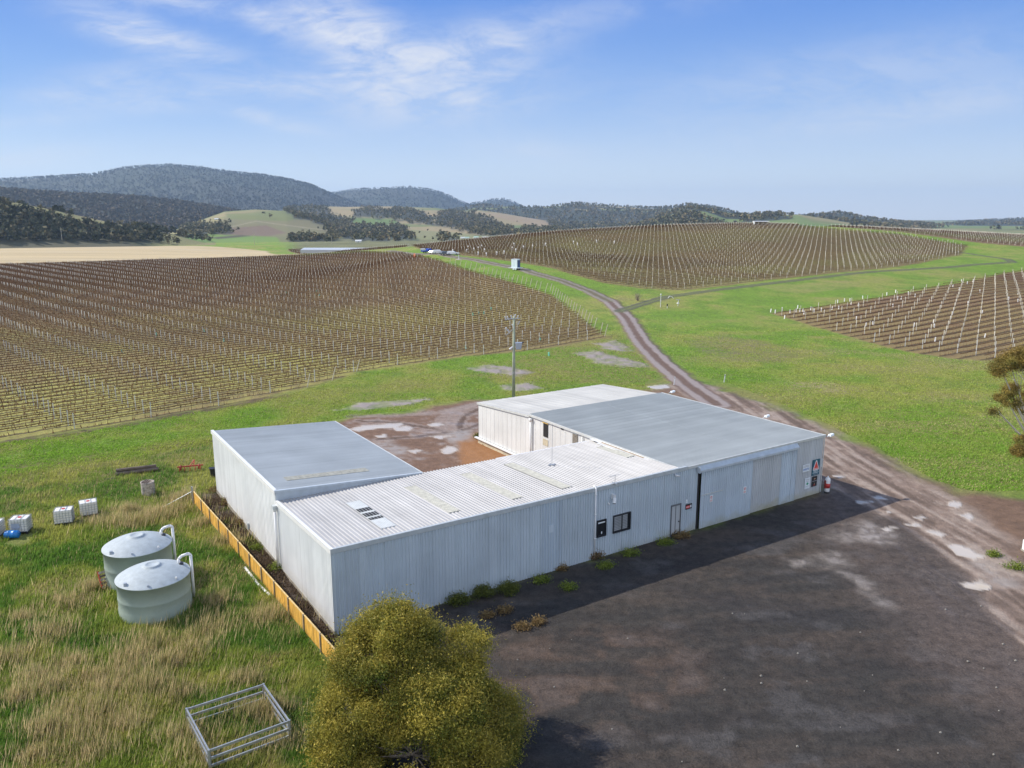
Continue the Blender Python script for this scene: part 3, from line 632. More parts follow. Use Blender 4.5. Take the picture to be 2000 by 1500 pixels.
# ---- far country
FZ = np.nonzero(gr >= 1000)[0]; X, Y = gx[FZ], gy[FZ]; lay, fx, fy, fr = LAY[FZ], PX[FZ], PY[FZ], gr[FZ]
q1, q2 = fbm(X / 260, Y / 260, 81, 5), fbm(X / 700, Y / 700, 82, 4)
c = mix(np.tile(G([.155,.175,.06]), (len(X), 1)), [.25,.21,.10], sst(.42, .6, q1)); c = mix(c, [.115,.19,.035], sst(.52, .64, q2) * .7)
wd = np.zeros(len(X)); FOR = G([.034,.042,.033])
def pin(P): return sd(fx, fy, np.array(P, float))
def setw(P, soft=4, v=1.):
    global wd
    wd = np.maximum(wd, sst(-soft, soft, pin(P) + (fbm(fx / 9, fy / 4, 90, 3) - .5) * 14) * v)
for li in (1, 2, 9, 10, 7, 8): wd[lay == li] = 1.0
wd[(lay == 5)] = 1.0 * (fbm(X[lay == 5] / 300, Y[lay == 5] / 300, 91, 4) > .40)
l6 = lay == 6; wd[l6] = (fbm(X[l6] / 170, Y[l6] / 170, 92, 4) > (.50 + .1 * np.cos((fx[l6] - 1560) / 60))) * 1.0
gold = lay == 4; c[gold] = mix(c[gold], [.30,.235,.125], sst(.35, .55, q1[gold]) * .85)
for P, cc in [([(395,445),(440,425),(600,428),(700,455),(600,462),(430,462)], (.17,.155,.075)), ([(440,418),(560,412),(600,424),(560,432),(450,428)], (.15,.17,.055)), ([(420,447),(520,440),(560,455),(520,462),(430,460)], (.16,.11,.075)),
              ([(685,425),(770,428),(780,436),(740,440),(690,436)], (.10,.17,.035)), ([(970,440),(1020,440),(1060,448),(1040,455),(980,450)], (.12,.17,.05)), ([(940,415),(1080,430),(1150,450),(1100,452),(1000,432)], (.30,.225,.135)),
              ([(800,448),(900,455),(960,462),(960,472),(820,470)], (.20,.20,.09)), ([(360,455),(520,462),(590,468),(600,480),(360,486)], (.13,.22,.035)), ([(540,462),(900,470),(900,490),(560,490)], (.15,.145,.07)), ([(620,470),(820,474),(900,470),(900,484),(620,484)], (.15,.15,.07)), ([(1310,412),(1345,408),(1380,420),(1360,432),(1315,430)], (.22,.22,.10)),
              ([(1415,424),(1560,420),(1590,436),(1420,440)], (.15,.20,.06)), ([(410,464),(470,459),(490,461),(425,467)], (.05,.03,.03))]:
    k = sst(-2, 2, pin(P)); c = mix(c, cc, k * .9)
tp = sst(1.2, .4, np.abs(sdl(fx, fy, np.array([(420,450),(500,432),(560,440),(640,450)], float)))); c = mix(c, [.3,.26,.17], tp * .6)
for P in ([(560,402),(640,404),(652,420),(692,430),(680,450),(640,446),(610,431),(575,425)], [(690,409),(800,406),(852,424),(846,440),(760,428),(690,424)], [(858,412),(930,415),(962,430),(1002,445),(1020,458),(960,461),(850,441),(853,425)],
          [(640,446),(700,441),(785,441),(815,470),(700,471),(640,461)], [(560,461),(640,463),(662,473),(570,475)], [(1068,430),(1150,424),(1260,432),(1250,453),(1130,456),(1078,448)], [(352,441),(446,436),(450,455),(358,460)], [(540,400),(566,402),(590,424),(560,414)],
          [(1020,442),(1080,448),(1140,456),(1000,462)], [(850,462),(880,460),(900,470),(860,472)]): setw(P)
wd[(lay == 0)] = .7 * (fbm(X[lay == 0] / 40, Y[lay == 0] / 40, 93, 3) > .52)
wd[(fr > 1000) & (fx < 380) & (lay != 0) & (fr < 2600) & (lay == 1)] = 1.
c = mix(c, FOR, wd * .92)
col[FZ] = c; cls[FZ] = 6; wood[FZ] = wd; rgh[FZ] = .15; grs[FZ] = .0
cls[(gr >= 1000)] = 6
# micro relief (not under the sheds)
far_f = np.clip(1 - gr / 500, 0, 1)
ui = (gx - N0[0]) * ca + (gy - N0[1]) * sa; vv_ = -(gx - N0[0]) * sa + (gy - N0[1]) * ca
flat = (ui > -1.5) & (ui < 43.5) & (vv_ > -1.5) & (vv_ < 30)
mz = (fbm(gx / 1.1, gy / 1.1, 5, 4) - .5) * .34 * grs + (fbm(gx / 6, gy / 6, 6, 3) - .5) * .25 * grs + (fbm(gx / .8, gy / .8, 8, 3) - .5) * .05 * (1 - grs)
mz *= far_f * (1 - wet) * (~flat) * near
gz2 = gz + mz - wet * .03 * near
idx = np.arange(nr * na).reshape(nr, na)
q = np.stack([idx[:-1, :-1], idx[:-1, 1:], idx[1:, 1:], idx[1:, :-1]], -1).reshape(-1, 4)[:, ::-1]
fc = cls[q].max(axis=1); 
V = np.c_[gx, gy, gz2]
for ci, nm, lb in [(0,'ground','bright green and dull olive rough pasture'), (1,'gravel_yard','dark gravel yard in front of the sheds'), (2,'dirt_track','muddy brown tracks and courtyard'), (3,'puddles','pale muddy puddles'), (4,'vineyard_soil','striped soil and grass under the vines'), (5,'dry_field','pale golden dry field'), (6,'hills','patchwork and forested hills')]:
    f = q[fc == ci]
    if not len(f): continue
    u_, inv = np.unique(f, return_inverse=True)
    o = big_mesh(nm, V[u_], inv.reshape(-1, 4), M['ground'], col[u_], {'wet': wet[u_], 'rowc': rowc[u_], 'vin': vin[u_], 'rgh': rgh[u_], 'grs': grs[u_]}, smooth=True)
    tag(o, lb, kind='structure')
# reservoir
mw = bpy.data.materials.new('reservoir water'); mw.use_nodes = True; b = mw.node_tree.nodes['Principled BSDF']; b.inputs['Base Color'].default_value = (.50,.52,.54,1); b.inputs['Roughness'].default_value = .3
m_ = MB(); pr = [(x, y, -1.3) for x, y in P_res]; m_.add(pr + [(x, y, -6) for x, y, z in pr], [tuple(range(7))[::-1]] + [(i, (i+1) % 7, 7 + (i+1) % 7, 7 + i) for i in range(7)])
tag(m_.build('reservoir', mw), 'flat pale water of the dam beyond the vineyard', kind='structure')

# ------------------------------------------------------------------ sheds (local frame: u along the front, v to the back)
TRAP = [(0,0), (.52,0), (.62,1), (.88,1), (1.0,0)]
ORB = [(i / 6, .5 - .5 * math.cos(2 * math.pi * i / 6)) for i in range(7)]
def corr(mb, fa_, fb_, n, length, pitch, depth, prof):
    n = Vector(n); k = int(round(length / pitch)); pitch = length / k; pts = []
    for i in range(k):
        for f, d in (prof if i == k - 1 else prof[:-1]): pts.append(((i + f) * pitch, d * depth))
    vs = []
    for s_, d in pts:
        vs.append(Vector(fa_(s_)) + n * d); vs.append(Vector(fb_(s_)) + n * d)
    fs = [(2*i, 2*i+2, 2*i+3, 2*i+1) for i in range(len(pts) - 1)]
    mb.add(vs, fs)
def shed(name, label, u0, v0):
    t = thing(name, label, 'shed', w(u0, v0, 0), AN); t['u0'] = u0; t['v0'] = v0; del t['u0']; del t['v0']; return t
def loc(mb, u0, v0):
    mb.v = [(x - u0, y - v0, z) for x, y, z in mb.v]; return mb
# ---- front shed
zF = lambda v: 5.0 - .034 * v
sf = shed('front_shed', 'long low front shed with white ribbed roof and grey-blue ribbed front wall', 0, 0)
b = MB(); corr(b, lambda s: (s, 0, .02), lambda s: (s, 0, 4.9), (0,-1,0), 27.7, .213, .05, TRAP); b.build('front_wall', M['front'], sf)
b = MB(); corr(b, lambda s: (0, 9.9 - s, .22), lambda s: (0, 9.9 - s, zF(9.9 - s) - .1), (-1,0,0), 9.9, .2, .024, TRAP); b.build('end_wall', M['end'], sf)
b = MB(); b.box(-.03, .3, -.0, 9.9, -.3, .24); b.box(.3, 26, .05, .3, -.3, .02); b.build('plinth', M['conc'], sf)
b = MB(); b.box(10.4, 25.9, 9.8, 9.88, 0, 4.6); b.build('back_wall', M['end'], sf)
b = MB(); corr(b, lambda s: (s, -.02, zF(0)), lambda s: (s, 10.05, zF(10.05)), (0,0,1), 26.0, .25, .042, [(0,0),(.45,0),(.58,1),(.85,1),(1.0,0)]); b.build('roof', M['roof_f'], sf)
b = MB(); b.box(-.05, 26.6, -.075, -.03, 4.80, 5.07); b.box(-.05, 26.6, -.03, .1, 5.03, 5.075); b.build('front_capping', M['trim_g'], sf)
b = MB(); b.hexa([(-.06,-.08,4.80),(-.03,-.08,4.80),(-.03,9.9,4.46),(-.06,9.9,4.46),(-.06,-.08,5.08),(-.03,-.08,5.08),(-.03,9.9,4.74),(-.06,9.9,4.74)])
b.hexa([(-.06,-.08,5.07),(.13,-.08,5.07),(.13,9.9,4.73),(-.06,9.9,4.73),(-.06,-.08,5.09),(.13,-.08,5.09),(.13,9.9,4.75),(-.06,9.9,4.75)]); b.build('end_capping', M['trim_w'], sf)
b = MB(); b.box(16.8, 26, 10.06, 10.22, 4.52, 4.66); b.build('gutter', M['trim_w'], sf)
def roofquad(px4, lift=.06):
    out = []
    for p in px4:
        q = plane(*p, 'z', 4.9)
        for _ in range(4): q = plane(*p, 'z', zF(q[1]) + lift)
        out.append(q)
    return out
def strip(u0, u1, v0, v1, lift, name, m_, n=8, dep=.02):
    b = MB(); corr(b, lambda s: (u0 + s, v0, zF(v0) + lift), lambda s: (u0 + s, v1, zF(v1) + lift), (0,0,1), u1 - u0, .12, dep, ORB); 
    b.box(u0 - .01, u1 + .01, v0 - .03, v0, zF(v0), zF(v0) + lift + dep); b.box(u0 - .01, u1 + .01, v1, v1 + .03, zF(v1), zF(v1) + lift + dep)
    return b.build(name, m_, sf)
for nm, pa, pb, wd_ in [('a', (788.5,952.5), (877,1001), .82), ('b', (897,909), (990,952), 0), ('c', (985,907), (1097,954), .82), ('d', (1165,874), (1224,893), .8)]:
    if not wd_: continue
    A0 = roofquad([pa])[0]; B0 = roofquad([pb])[0]; u0 = (A0[0] + B0[0]) / 2
    strip(u0, u0 + wd_, B0[1], A0[1], .045, 'skylight', M['fibre'])
A0 = roofquad([(902,926)])[0]; B0 = roofquad([(1002,974)])[0]; strip((A0[0] + B0[0]) / 2 - .1, (A0[0] + B0[0]) / 2 + .72, B0[1], A0[1], .045, 'skylight', M['fibre'])
# broken skylight: grey patch sheet with three dark holes crossed by bars
PT = roofquad([(668,984), (752,1030)]); u0 = (PT[0][0] + PT[1][0]) / 2; va, vb = PT[1][1], PT[0][1]
ps = strip(u0, u0 + .95, va, vb, .045, 'patched_skylight', M['trim_l'], dep=.012)
L_ = vb - va
for fa0, fa1 in ((.60,.72), (.42,.54), (.30,.37)):
    b = MB(); v0_, v1_ = va + L_ * fa0, va + L_ * fa1
    b.hexa([(u0+.04,v0_,zF(v0_)+.05),(u0+.91,v0_,zF(v0_)+.05),(u0+.91,v1_,zF(v1_)+.05),(u0+.04,v1_,zF(v1_)+.05),(u0+.04,v0_,zF(v0_)+.066),(u0+.91,v0_,zF(v0_)+.066),(u0+.91,v1_,zF(v1_)+.066),(u0+.04,v1_,zF(v1_)+.066)])
    b.build('hole', M['hole'], ps)
b = MB()
for k in range(4): x_ = u0 + .15 + .2 * k; b.hexa([(x_,va+L_*.3,zF(va+L_*.3)+.068),(x_+.02,va+L_*.3,zF(va+L_*.3)+.068),(x_+.02,va+L_*.72,zF(va+L_*.72)+.068),(x_,va+L_*.72,zF(va+L_*.72)+.068),(x_,va+L_*.3,zF(va+L_*.3)+.08),(x_+.02,va+L_*.3,zF(va+L_*.3)+.08),(x_+.02,va+L_*.72,zF(va+L_*.72)+.08),(x_,va+L_*.72,zF(va+L_*.72)+.08)])
b.build('bar', M['trim_g'], ps)
# darker replaced wall sheets
b = MB(); corr(b, lambda s: (13.9 + s, -.012, .03), lambda s: (13.9 + s, -.012, 4.8), (0,-1,0), 1.49, .213, .05, TRAP); b.build('dark_wall_sheet', M['front_dark'], sf)['label'] = 'darker blue-grey replaced sheets of the front wall'
b = MB(); b.box(14.35, 14.75, -.075, -.03, 2.75, 3.25);  b.build('wall_hatch', M['front'], sf)
# windows
def window(u0, u1, z0, z1, mull, blind, par):
    f = MB(); th = .07
    f.box(u0, u1, -.12, -.05, z0, z0 + .12); f.box(u0, u1, -.12, -.05, z1 - th, z1); f.box(u0, u0 + th, -.119, -.05, z0 + .12, z1 - th); f.box(u1 - th, u1, -.119, -.05, z0 + .12, z1 - th)
    if mull: m0 = (u0 + u1) / 2; f.box(m0 - .04, m0 + .04, -.115, -.05, z0 + .12, z1 - th)
    fo = f.build('window', M['frame'], par)
    MB().box(u0 + .02, u1 - .02, -.07, -.045, z0 + .02, z1 - .02).build('pane', M['glass'], fo)
    if blind:
        g = MB(); n = 9
        for i in range(n):
            za = z0 + .16 + (z1 - z0 - .26) * i / n; g.box(u0 + .1, u0 + (u1 - u0) * .82, -.085, -.074, za, za + (z1 - z0 - .26) / n * .8)
        g.build('blind', M['blind'], fo)
    else:
        g = MB(); g.box(u0 + .1, u1 - .1, -.085, -.072, z1 - .24, z1 - .15); g.box(u0 + .38, u0 + .46, -.085, -.072, z0 + .2, z0 + .36); g.build('blind', M['signwhite'], fo)
window(18.32, 19.12, 1.52, 2.72, False, False, sf)
window(19.72, 21.28, 1.50, 2.78, True, True, sf)
# personnel door
d = MB().box(25.18, 26.02, -.055, -.03, .06, 2.3); do = d.build('door', M['front_grey'], sf)
f = MB(); f.box(25.10, 25.18, -.10, -.03, .02, 2.40); f.box(26.02, 26.10, -.10, -.03, .02, 2.40); f.box(25.18, 26.02, -.10, -.03, 2.3, 2.40); f.box(25.57, 25.60, -.085, -.055, .06, 2.3); f.build('door_frame', M['doorframe'], do)
MB().box(25.88, 25.96, -.10, -.055, 1.0, 1.08).build('handle', M['black'], do)
MB().box(25.15, 26.05, -.095, -.032, .0, .18).build('kick_plate', M['frame'], do)
# downpipes
b = MB(); b.tube((18.15,-.10,.05), (18.15,-.10,5.12), .05, n=10); b.tube((18.15,-.10,5.12), (18.15,.15,5.14), .05, n=10)
for z in (1.5, 3.2, 4.6): b.box(18.08, 18.22, -.17, -.03, z, z + .04)
b.build('front_downpipe', M['pvc'], sf, True)
b = MB(); b.tube((-.16,9.75,.05), (-.16,9.75,4.1), .085, n=12); b.tube((-.16,9.75,4.1), (-.16,9.75,4.3), .085, .11, n=12); b.build('end_downpipe', M['pvc'], sf, True)
b = MB(); b.box(-.30, -.04, 9.6, 9.92, 4.25, 4.5); b.build('rain_head', M['trim_g'], sf)
# small fittings on the front wall
def onwall(px, py): q = plane(px, py, 'v', 0); return q[0], q[2]
u_, z_ = onwall(1194, 970); b = MB(); b.box(u_ - .05, u_ + .1, -.35, -.03, z_ - .1, z_ + .22); b.tube((u_, -.35, z_), (u_ - .15, -.5, z_ - .3), .11, .13, n=10); b.tube((u_-.3,-.08,z_-.35), (u_-.3,-.2,z_-.45), .05, n=8)
tag(b.build('wall_lamp', M['trim_w']), 'small pale wall lamp above the two front windows', 'lamp'); o = bpy.data.objects['wall_lamp']; o.location = w(0,0); o.rotation_euler = (0,0,AN)
u_, z_ = onwall(1317, 927); b = MB(); b.tube((u_, -.05, z_ + .1), (u_, -.2, z_), .03); b.tube((u_ - .1, -.2, z_ + .02), (u_ + .2, -.34, z_ - .06), .07, n=10)
o = tag(b.build('security_camera', M['trim_w'], smooth=True), 'white bullet security camera under the eave of the front wall', 'security camera'); o.location = w(0,0); o.rotation_euler = (0,0,AN)
# antennas
def ant(name, px, py, top, label, yagi):
    q = plane(px, py, 'z', 4.95); b = MB(); x, y, z = q[0], q[1], zF(max(q[1], 0)) + .03
    b.tube((x, y, z), (x, y, z + top), .018, n=6); b.box(x - .3, x + .3, y - .08, y + .08, z, z + .04); b.box(x - .05, x + .05, y - .25, y + .25, z + .002, z + .05)
    if yagi:
        b.tube((x - .5, y, z + top - .03), (x + .5, y, z + top - .03), .012, n=6)
        for k in range(5): b.tube((x - .45 + .22 * k, y - .22, z + top - .03), (x - .45 + .22 * k, y + .22, z + top - .03), .008, n=5)
    o = tag(b.build(name, M['steel']), label, 'antenna'); o.location = w(0,0); o.rotation_euler = (0,0,AN)
ant('whip_antenna', 1078, 905, 3.1, 'tall thin whip antenna standing on the white ribbed roof', False)
ant('television_antenna', 1201, 947, .62, 'short branched antenna on the front edge of the white roof', True)
# ---- left shed
zL = lambda u: 5.36 - .063 * u
U1, V0, V1 = 10.45, 9.95, 27.4
ll = shed('left_shed', 'left shed with smooth grey-blue roof and a short row of skylight panels', 0, V0)
def lb(b, name, m_, par=ll, sm=False): return loc(b, 0, V0).build(name, m_, par, sm)
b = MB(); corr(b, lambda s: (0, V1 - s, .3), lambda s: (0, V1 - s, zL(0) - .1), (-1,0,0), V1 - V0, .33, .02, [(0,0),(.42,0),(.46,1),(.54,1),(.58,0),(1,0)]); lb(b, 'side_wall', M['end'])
b = MB(); b.box(-.03, .3, V0, V1, -.3, .32); lb(b, 'plinth', M['conc'])
b = MB(); corr(b, lambda s: (.0, V0 + .05 + s, zL(0)), lambda s: (U1, V0 + .05 + s, zL(U1)), (0,0,1), V1 - V0 - .05, .2, .02, TRAP); b.v = [(x, y, z) for x, y, z in b.v]; lb(b, 'roof', M['roof_l'])
b = MB(); b.hexa([(0,V0,4.4),(U1,V0,4.4),(U1,V0+.06,4.4),(0,V0+.06,4.4),(0,V0,zL(0)-.02),(U1,V0,zL(U1)-.02),(U1,V0+.06,zL(U1)-.02),(0,V0+.06,zL(0)-.02)])
b.hexa([(-.04,V0-.05,zL(0)-.10),(U1,V0-.05,zL(U1)-.10),(U1,V0-.003,zL(U1)-.10),(-.04,V0-.003,zL(0)-.10),(-.04,V0-.05,zL(0)+.04),(U1,V0-.05,zL(U1)+.04),(U1,V0+.12,zL(U1)+.04),(-.04,V0+.12,zL(0)+.04)]); lb(b, 'front_fascia', M['fascia'])
b = MB(); b.box(-.08, -.035, V0 - .05, V1 + .05, zL(0) - .22, zL(0) + .06); b.box(-.035, .14, V0 + .13, V1 + .05, zL(0) + .03, zL(0) + .06); lb(b, 'side_capping', M['trim_w'])
b = MB(); b.box(U1 - .15, U1 - .1, V0, V1, -.2, zL(U1) - .05); b.box(0, U1 - .15, V1 - .06, V1, -.2, 4.65); lb(b, 'rear_walls', M['end'])
b = MB(); b.box(U1, U1 + .12, V0, V1, zL(U1) - .14, zL(U1) + .0); lb(b, 'gutter', M['trim_l'])
for k in range(6):
    # a row of six short translucent panels along the roof
    a0 = 1.35 + k * .985; v0_ = 11.75; b = MB(); z0_, z1_ = zL(a0) + .03, zL(a0 + .9) + .03
    b.hexa([(a0,v0_,z0_),(a0+.93,v0_,z1_),(a0+.93,v0_+.85,z1_),(a0,v0_+.85,z0_),(a0,v0_,z0_+.012),(a0+.93,v0_,z1_+.012),(a0+.93,v0_+.85,z1_+.012),(a0,v0_+.85,z0_+.012)])
    for j in range(4): y_ = v0_ + .1 + j * .2; b.hexa([(a0,y_,z0_+.012),(a0+.93,y_,z1_+.012),(a0+.93,y_+.05,z1_+.012),(a0,y_+.05,z0_+.012),(a0,y_,z0_+.03),(a0+.93,y_,z1_+.03),(a0+.93,y_+.05,z1_+.03),(a0,y_+.05,z0_+.03)])
    lb(b, 'skylight', M['fibre'])
b = MB(); b.box(-.14, -.035, 17.2, 17.35, .3, .75); lb(b, 'wall_outlet', M['trim_g'])
# ---- big shed on the right
sb = shed('large_shed', 'large right shed with broad grey corrugated roof and tall sliding doors', 26, 0)
def bb_(b, name, m_, par=sb, sm=False, u=26, v=0): return loc(b, u, v).build(name, m_, par, sm)
zB = 5.0
b = MB(); corr(b, lambda s: (25.95, .0 + s, zB), lambda s: (42.3, .0 + s, zB), (0,0,1), 19.1, .19, .030, TRAP); bb_(b, 'roof', M['roof_b'])
b = MB()
for k in range(1, 22): y_ = .85 * k; b.box(34.1 + .12 * math.sin(k * 2.1), 34.14 + .12 * math.sin(k * 2.1), y_ - .38, y_ + .1, zB + .031, zB + .036)
bb_(b, 'roof_lap', M['trim_g'])
b = MB(); b.box(26.6, 42.35, -.10, -.0, zB - .16, zB + .045); bb_(b, 'front_gutter', M['trim_l'])
b = MB(); corr(b, lambda s: (36.75 + s, 0, .02), lambda s: (36.75 + s, 0, zB - .16), (0,-1,0), 5.45, .213, .028, TRAP); bb_(b, 'front_wall', M['front_grey'])
b = MB(); corr(b, lambda s: (42.2, s, .02), lambda s: (42.2, s, zB - .05), (1,0,0), 19, .213, .028, TRAP); bb_(b, 'right_wall', M['front_grey'])
b = MB(); b.box(42.2, 42.30, -.04, 19.1, zB - .14, zB + .035); b.tube((42.28,-.04,.1), (42.28,-.04,4.9), .04, n=8); bb_(b, 'right_gutter', M['trim_l'])
b = MB(); corr(b, lambda s: (26, 19 - s, .5), lambda s: (26, 19 - s, zB - .22), (-1,0,0), 19, .76, .012, [(0,0),(.94,0),(.95,1),(.99,1),(1,0)]); bb_(b, 'courtyard_wall', M['white'])
b = MB(); b.box(25.85, 26, 0.15, 19.2, zB - .20, zB - .002); bb_(b, 'courtyard_eave', M['trim_l'])
b = MB(); b.box(25.55, 25.95, .3, 9.9, 4.86, 4.90); b.box(25.4, 25.6, .9, 8.8, 4.80, 4.83); bb_(b, 'flashing', M['trim_w'])
b = MB(); b.box(25.6, 25.75, 3.5, 8.5, 4.905, 4.92); bb_(b, 'rusty_flashing', M['rust'])
b = MB(); b.box(27.72, 27.88, -.06, .02, .02, 4.7); bb_(b, 'door_gap', M['hole'])
def leaf(u0, u1, y, m_, z1=4.55, pitch=.213):
    b = MB(); corr(b, lambda s: (u0 + s, y, .06), lambda s: (u0 + s, y, z1), (0,-1,0), u1 - u0, pitch, .045, TRAP)
    b.box(u0 - .03, u0, y - .03, y + .03, .05, z1); b.box(u1, u1 + .03, y - .03, y + .03, .05, z1); b.box(u0, u1, y - .005, y + .03, .03, .10)
    return bb_(b, 'sliding_door', m_)
leaf(27.98, 33.42, -.16, M['door_blue'])['label'] = 'large blue-grey sliding door with two small notices'
leaf(33.46, 36.9, -.06, M['front_grey'])['label'] = 'middle sliding door, plain grey'
leaf(36.95, 38.75, -.10, M['door_blue'])['label'] = 'narrow blue-grey strip of the sliding doors'
b = MB(); y0 = -.36; b.hexa([(27.6,y0,4.46),(38.7,y0,4.46),(38.7,-.03,4.46),(27.6,-.03,4.46),(27.6,y0,4.62),(38.7,y0,4.62),(38.7,-.105,4.90),(27.6,-.105,4.90)]); b.box(27.55, 27.6, y0 - .01, -.03, 4.42, 4.86); bb_(b, 'door_track_cover', M['fascia'])
b = MB(); b.box(28.0, 30.2, -.23, -.19, 2.60, 2.66); bb_(b, 'door_bar', M['trim_l'])
# courtyard side windows and vents
def cw(px, py): q = plane(px, py, 'u', 26); return q[1], q[2]
def cbox(p0, p1, x, t, name, m_, par=sb):
    a, c_ = cw(*p0), cw(*p1); b = MB(); b.box(26 - x - t, 26 - x, min(a[0], c_[0]), max(a[0], c_[0]), min(a[1], c_[1]), max(a[1], c_[1])); return bb_(b, name, m_, par)
wo_ = cbox((1062,826), (1070.5,855), .02, .03, 'courtyard_window', M['hole'])
cbox((1060,823), (1071.5,829), .05, .03, 'lintel', M['lintel'], wo_); cbox((1061,856), (1070.5,872), .02, .02, 'stained_sheet', M['wallpatch'])
wo_ = cbox((1119,846), (1128.5,869), .02, .03, 'boarded_window', M['board']); cbox((1118,845), (1129,848), .05, .03, 'lintel', M['trim_g'], wo_)
cbox((1096,836), (1101,840), .02, .03, 'vent', M['hole']); cbox((1162,861), (1168,865), .02, .03, 'vent', M['hole'])
q = cw(1039, 815); b = MB(); b.tube((25.86, q[0], 0), (25.86, q[0], 4.3), .09, n=10); b.tube((25.86, q[0], 4.3), (25.86, q[0], 4.65), .09, .2, n=10); bb_(b, 'courtyard_downpipe', M['trim_w'], sm=True)
q = cw(1139, 860); b = MB(); b.tube((25.9, q[0], 0), (25.9, q[0], 4.7), .05, n=8); bb_(b, 'vent_pipe', M['trim_w'], sm=True)
# ---- white back shed
zW = lambda v: 4.86 - .068 * (v - 19.1)
sw = shed('white_shed', 'white back shed with a pale cream roof beside the courtyard', 26, 19.1)
def wb(b, name, m_, sm=False): return loc(b, 26, 19.1).build(name, m_, sw, sm)
b = MB(); corr(b, lambda s: (26, 28.4 - s, .62), lambda s: (26, 28.4 - s, zW(28.4 - s) - .08), (-1,0,0), 9.3, .76, .012, [(0,0),(.94,0),(.95,1),(.99,1),(1,0)]); wb(b, 'courtyard_wall', M['white'])
b = MB(); corr(b, lambda s: (25.95 + s, 19.12, zW(19.12)), lambda s: (25.95 + s, 28.5, zW(28.5)), (0,0,1), 16.3, .76, .02, [(0,0),(.8,0),(.86,1),(.94,1),(1,0)]); wb(b, 'roof', M['roof_w'])
b = MB(); b.box(26.0, 42.1, 28.35, 28.4, 0, 4.15); b.box(42.1, 42.15, 19.2, 28.4, 0, 4.1); wb(b, 'rear_walls', M['white'])
b = MB(); b.hexa([(25.88,19.12,4.66),(25.94,19.12,4.66),(25.94,28.5,4.03),(25.88,28.5,4.03),(25.88,19.12,4.88),(25.94,19.12,4.88),(25.94,28.5,4.245),(25.88,28.5,4.245)]); wb(b, 'capping', M['trim_l'])
b = MB(); b.box(25.70, 25.98, 19.2, 28.75, .50, .60); wb(b, 'sill_flashing', M['trim_w'])
b = MB(); b.box(25.92, 26.2, 9.9, 28.4, -.3, .52); wb(b, 'plinth', M['cream'])
# floodlights on the right eave
def flood(px, py, label):
    q = plane(px, py, 'u', 42.5); b = MB(); b.tube((0,0,0), (.35,0,.1), .025, n=6); b.hexa([(.3,-.16,.0),(.75,-.16,.05),(.75,.16,.05),(.3,.16,.0),(.35,-.12,.16),(.8,-.12,.20),(.8,.12,.20),(.35,.12,.16)])
    o = tag(b.build('floodlight', M['signwhite'], bevel=.02), label, 'floodlight', 'floodlights along the right eave'); o.location = w(42.3, q[1], q[2] - .08); o.rotation_euler = (0,0,AN)
flood(1309, 766, 'white floodlight at the far back corner of the large roof'); flood(1493, 814, 'white floodlight halfway along the right eave'); flood(1618, 851, 'white floodlight at the front right corner of the large roof')
# ---- signs
def sgn(name, px4, m_, label, cat='sign', y=-.05):
    q = [onwall(*p) for p in px4]; u0, u1 = min(a[0] for a in q), max(a[0] for a in q); z0, z1 = min((q[2][1], q[3][1])), max(q[0][1], q[1][1])
    u0 = (q[0][0] + q[3][0]) / 2; u1 = (q[1][0] + q[2][0]) / 2; z1 = (q[0][1] + q[1][1]) / 2; z0 = (q[2][1] + q[3][1]) / 2
    t = thing(name, label, cat, w(u0, y, z0), AN); Wd, Hd = u1 - u0, z1 - z0
    MB().box(0, Wd, -.03, 0, 0, Hd).build('panel', m_, t); return t, Wd, Hd
def mark(t, poly_, m_, name='marking', d=.004):
    b = MB(); n = len(poly_); b.add([(x, -.03 - d, z) for x, z in poly_] + [(x, -.03, z) for x, z in poly_], [tuple(range(n)), tuple(range(n, 2*n))[::-1]] + [(i, n+i, n+(i+1) % n, (i+1) % n) for i in range(n)]); return b.build(name, m_, t)
def glyphs(t, x0, x1, z, h, m_, n, seed, d=.004):
    b = MB(); r_ = random.Random(seed); wd_ = (x1 - x0) / n
    for i in range(n):
        a = x0 + i * wd_; g = wd_ * .72; th = h * .2; k = r_.choice((0, 1, 2, 3))
        b.box(a, a + g * .3, -.03 - d, -.03, z, z + h)
        if k in (0, 2): b.box(a + g * .7, a + g, -.03 - d, -.03, z, z + h)
        if k in (0, 1, 3): b.box(a + g * .3, a + g * (.7 if k == 0 else 1), -.03 - d, -.03, z + h - th, z + h)
        if k in (1, 2, 3): b.box(a + g * .3, a + g * (.7 if k == 2 else 1), -.03 - d, -.03, z + h * .4, z + h * .4 + th)
        if k in (0, 3): b.box(a + g * .3, a + g * (.7 if k == 0 else 1), -.03 - d, -.03, z, z + th)
    return b.build('lettering', m_, t)
t, a, h = sgn('company_sign', [(1586.5,898), (1601,895.5), (1597.5,926), (1583.5,929)], M['teal'], 'tall teal sign with a red triangle at the right end of the front wall')
mark(t, [(a*.08,h*.36),(a*.16,h*.32),(a*.84,h*.32),(a*.93,h*.36),(a*.57,h*.94),(a*.43,h*.94)], M['signwhite'], 'triangle_border'); mark(t, [(a*.16,h*.37),(a*.85,h*.37),(a*.53,h*.88),(a*.48,h*.88)], M['signred'], 'triangle', .007)
glyphs(t, a*.24, a*.78, h*.39, h*.06, M['signwhite'], 6, 1, .010); glyphs(t, a*.2, a*.82, h*.23, h*.06, M['signwhite'], 6, 2); glyphs(t, a*.1, a*.92, h*.135, h*.06, M['signwhite'], 9, 3); glyphs(t, a*.2, a*.85, h*.04, h*.04, M['signgrey'], 8, 4)
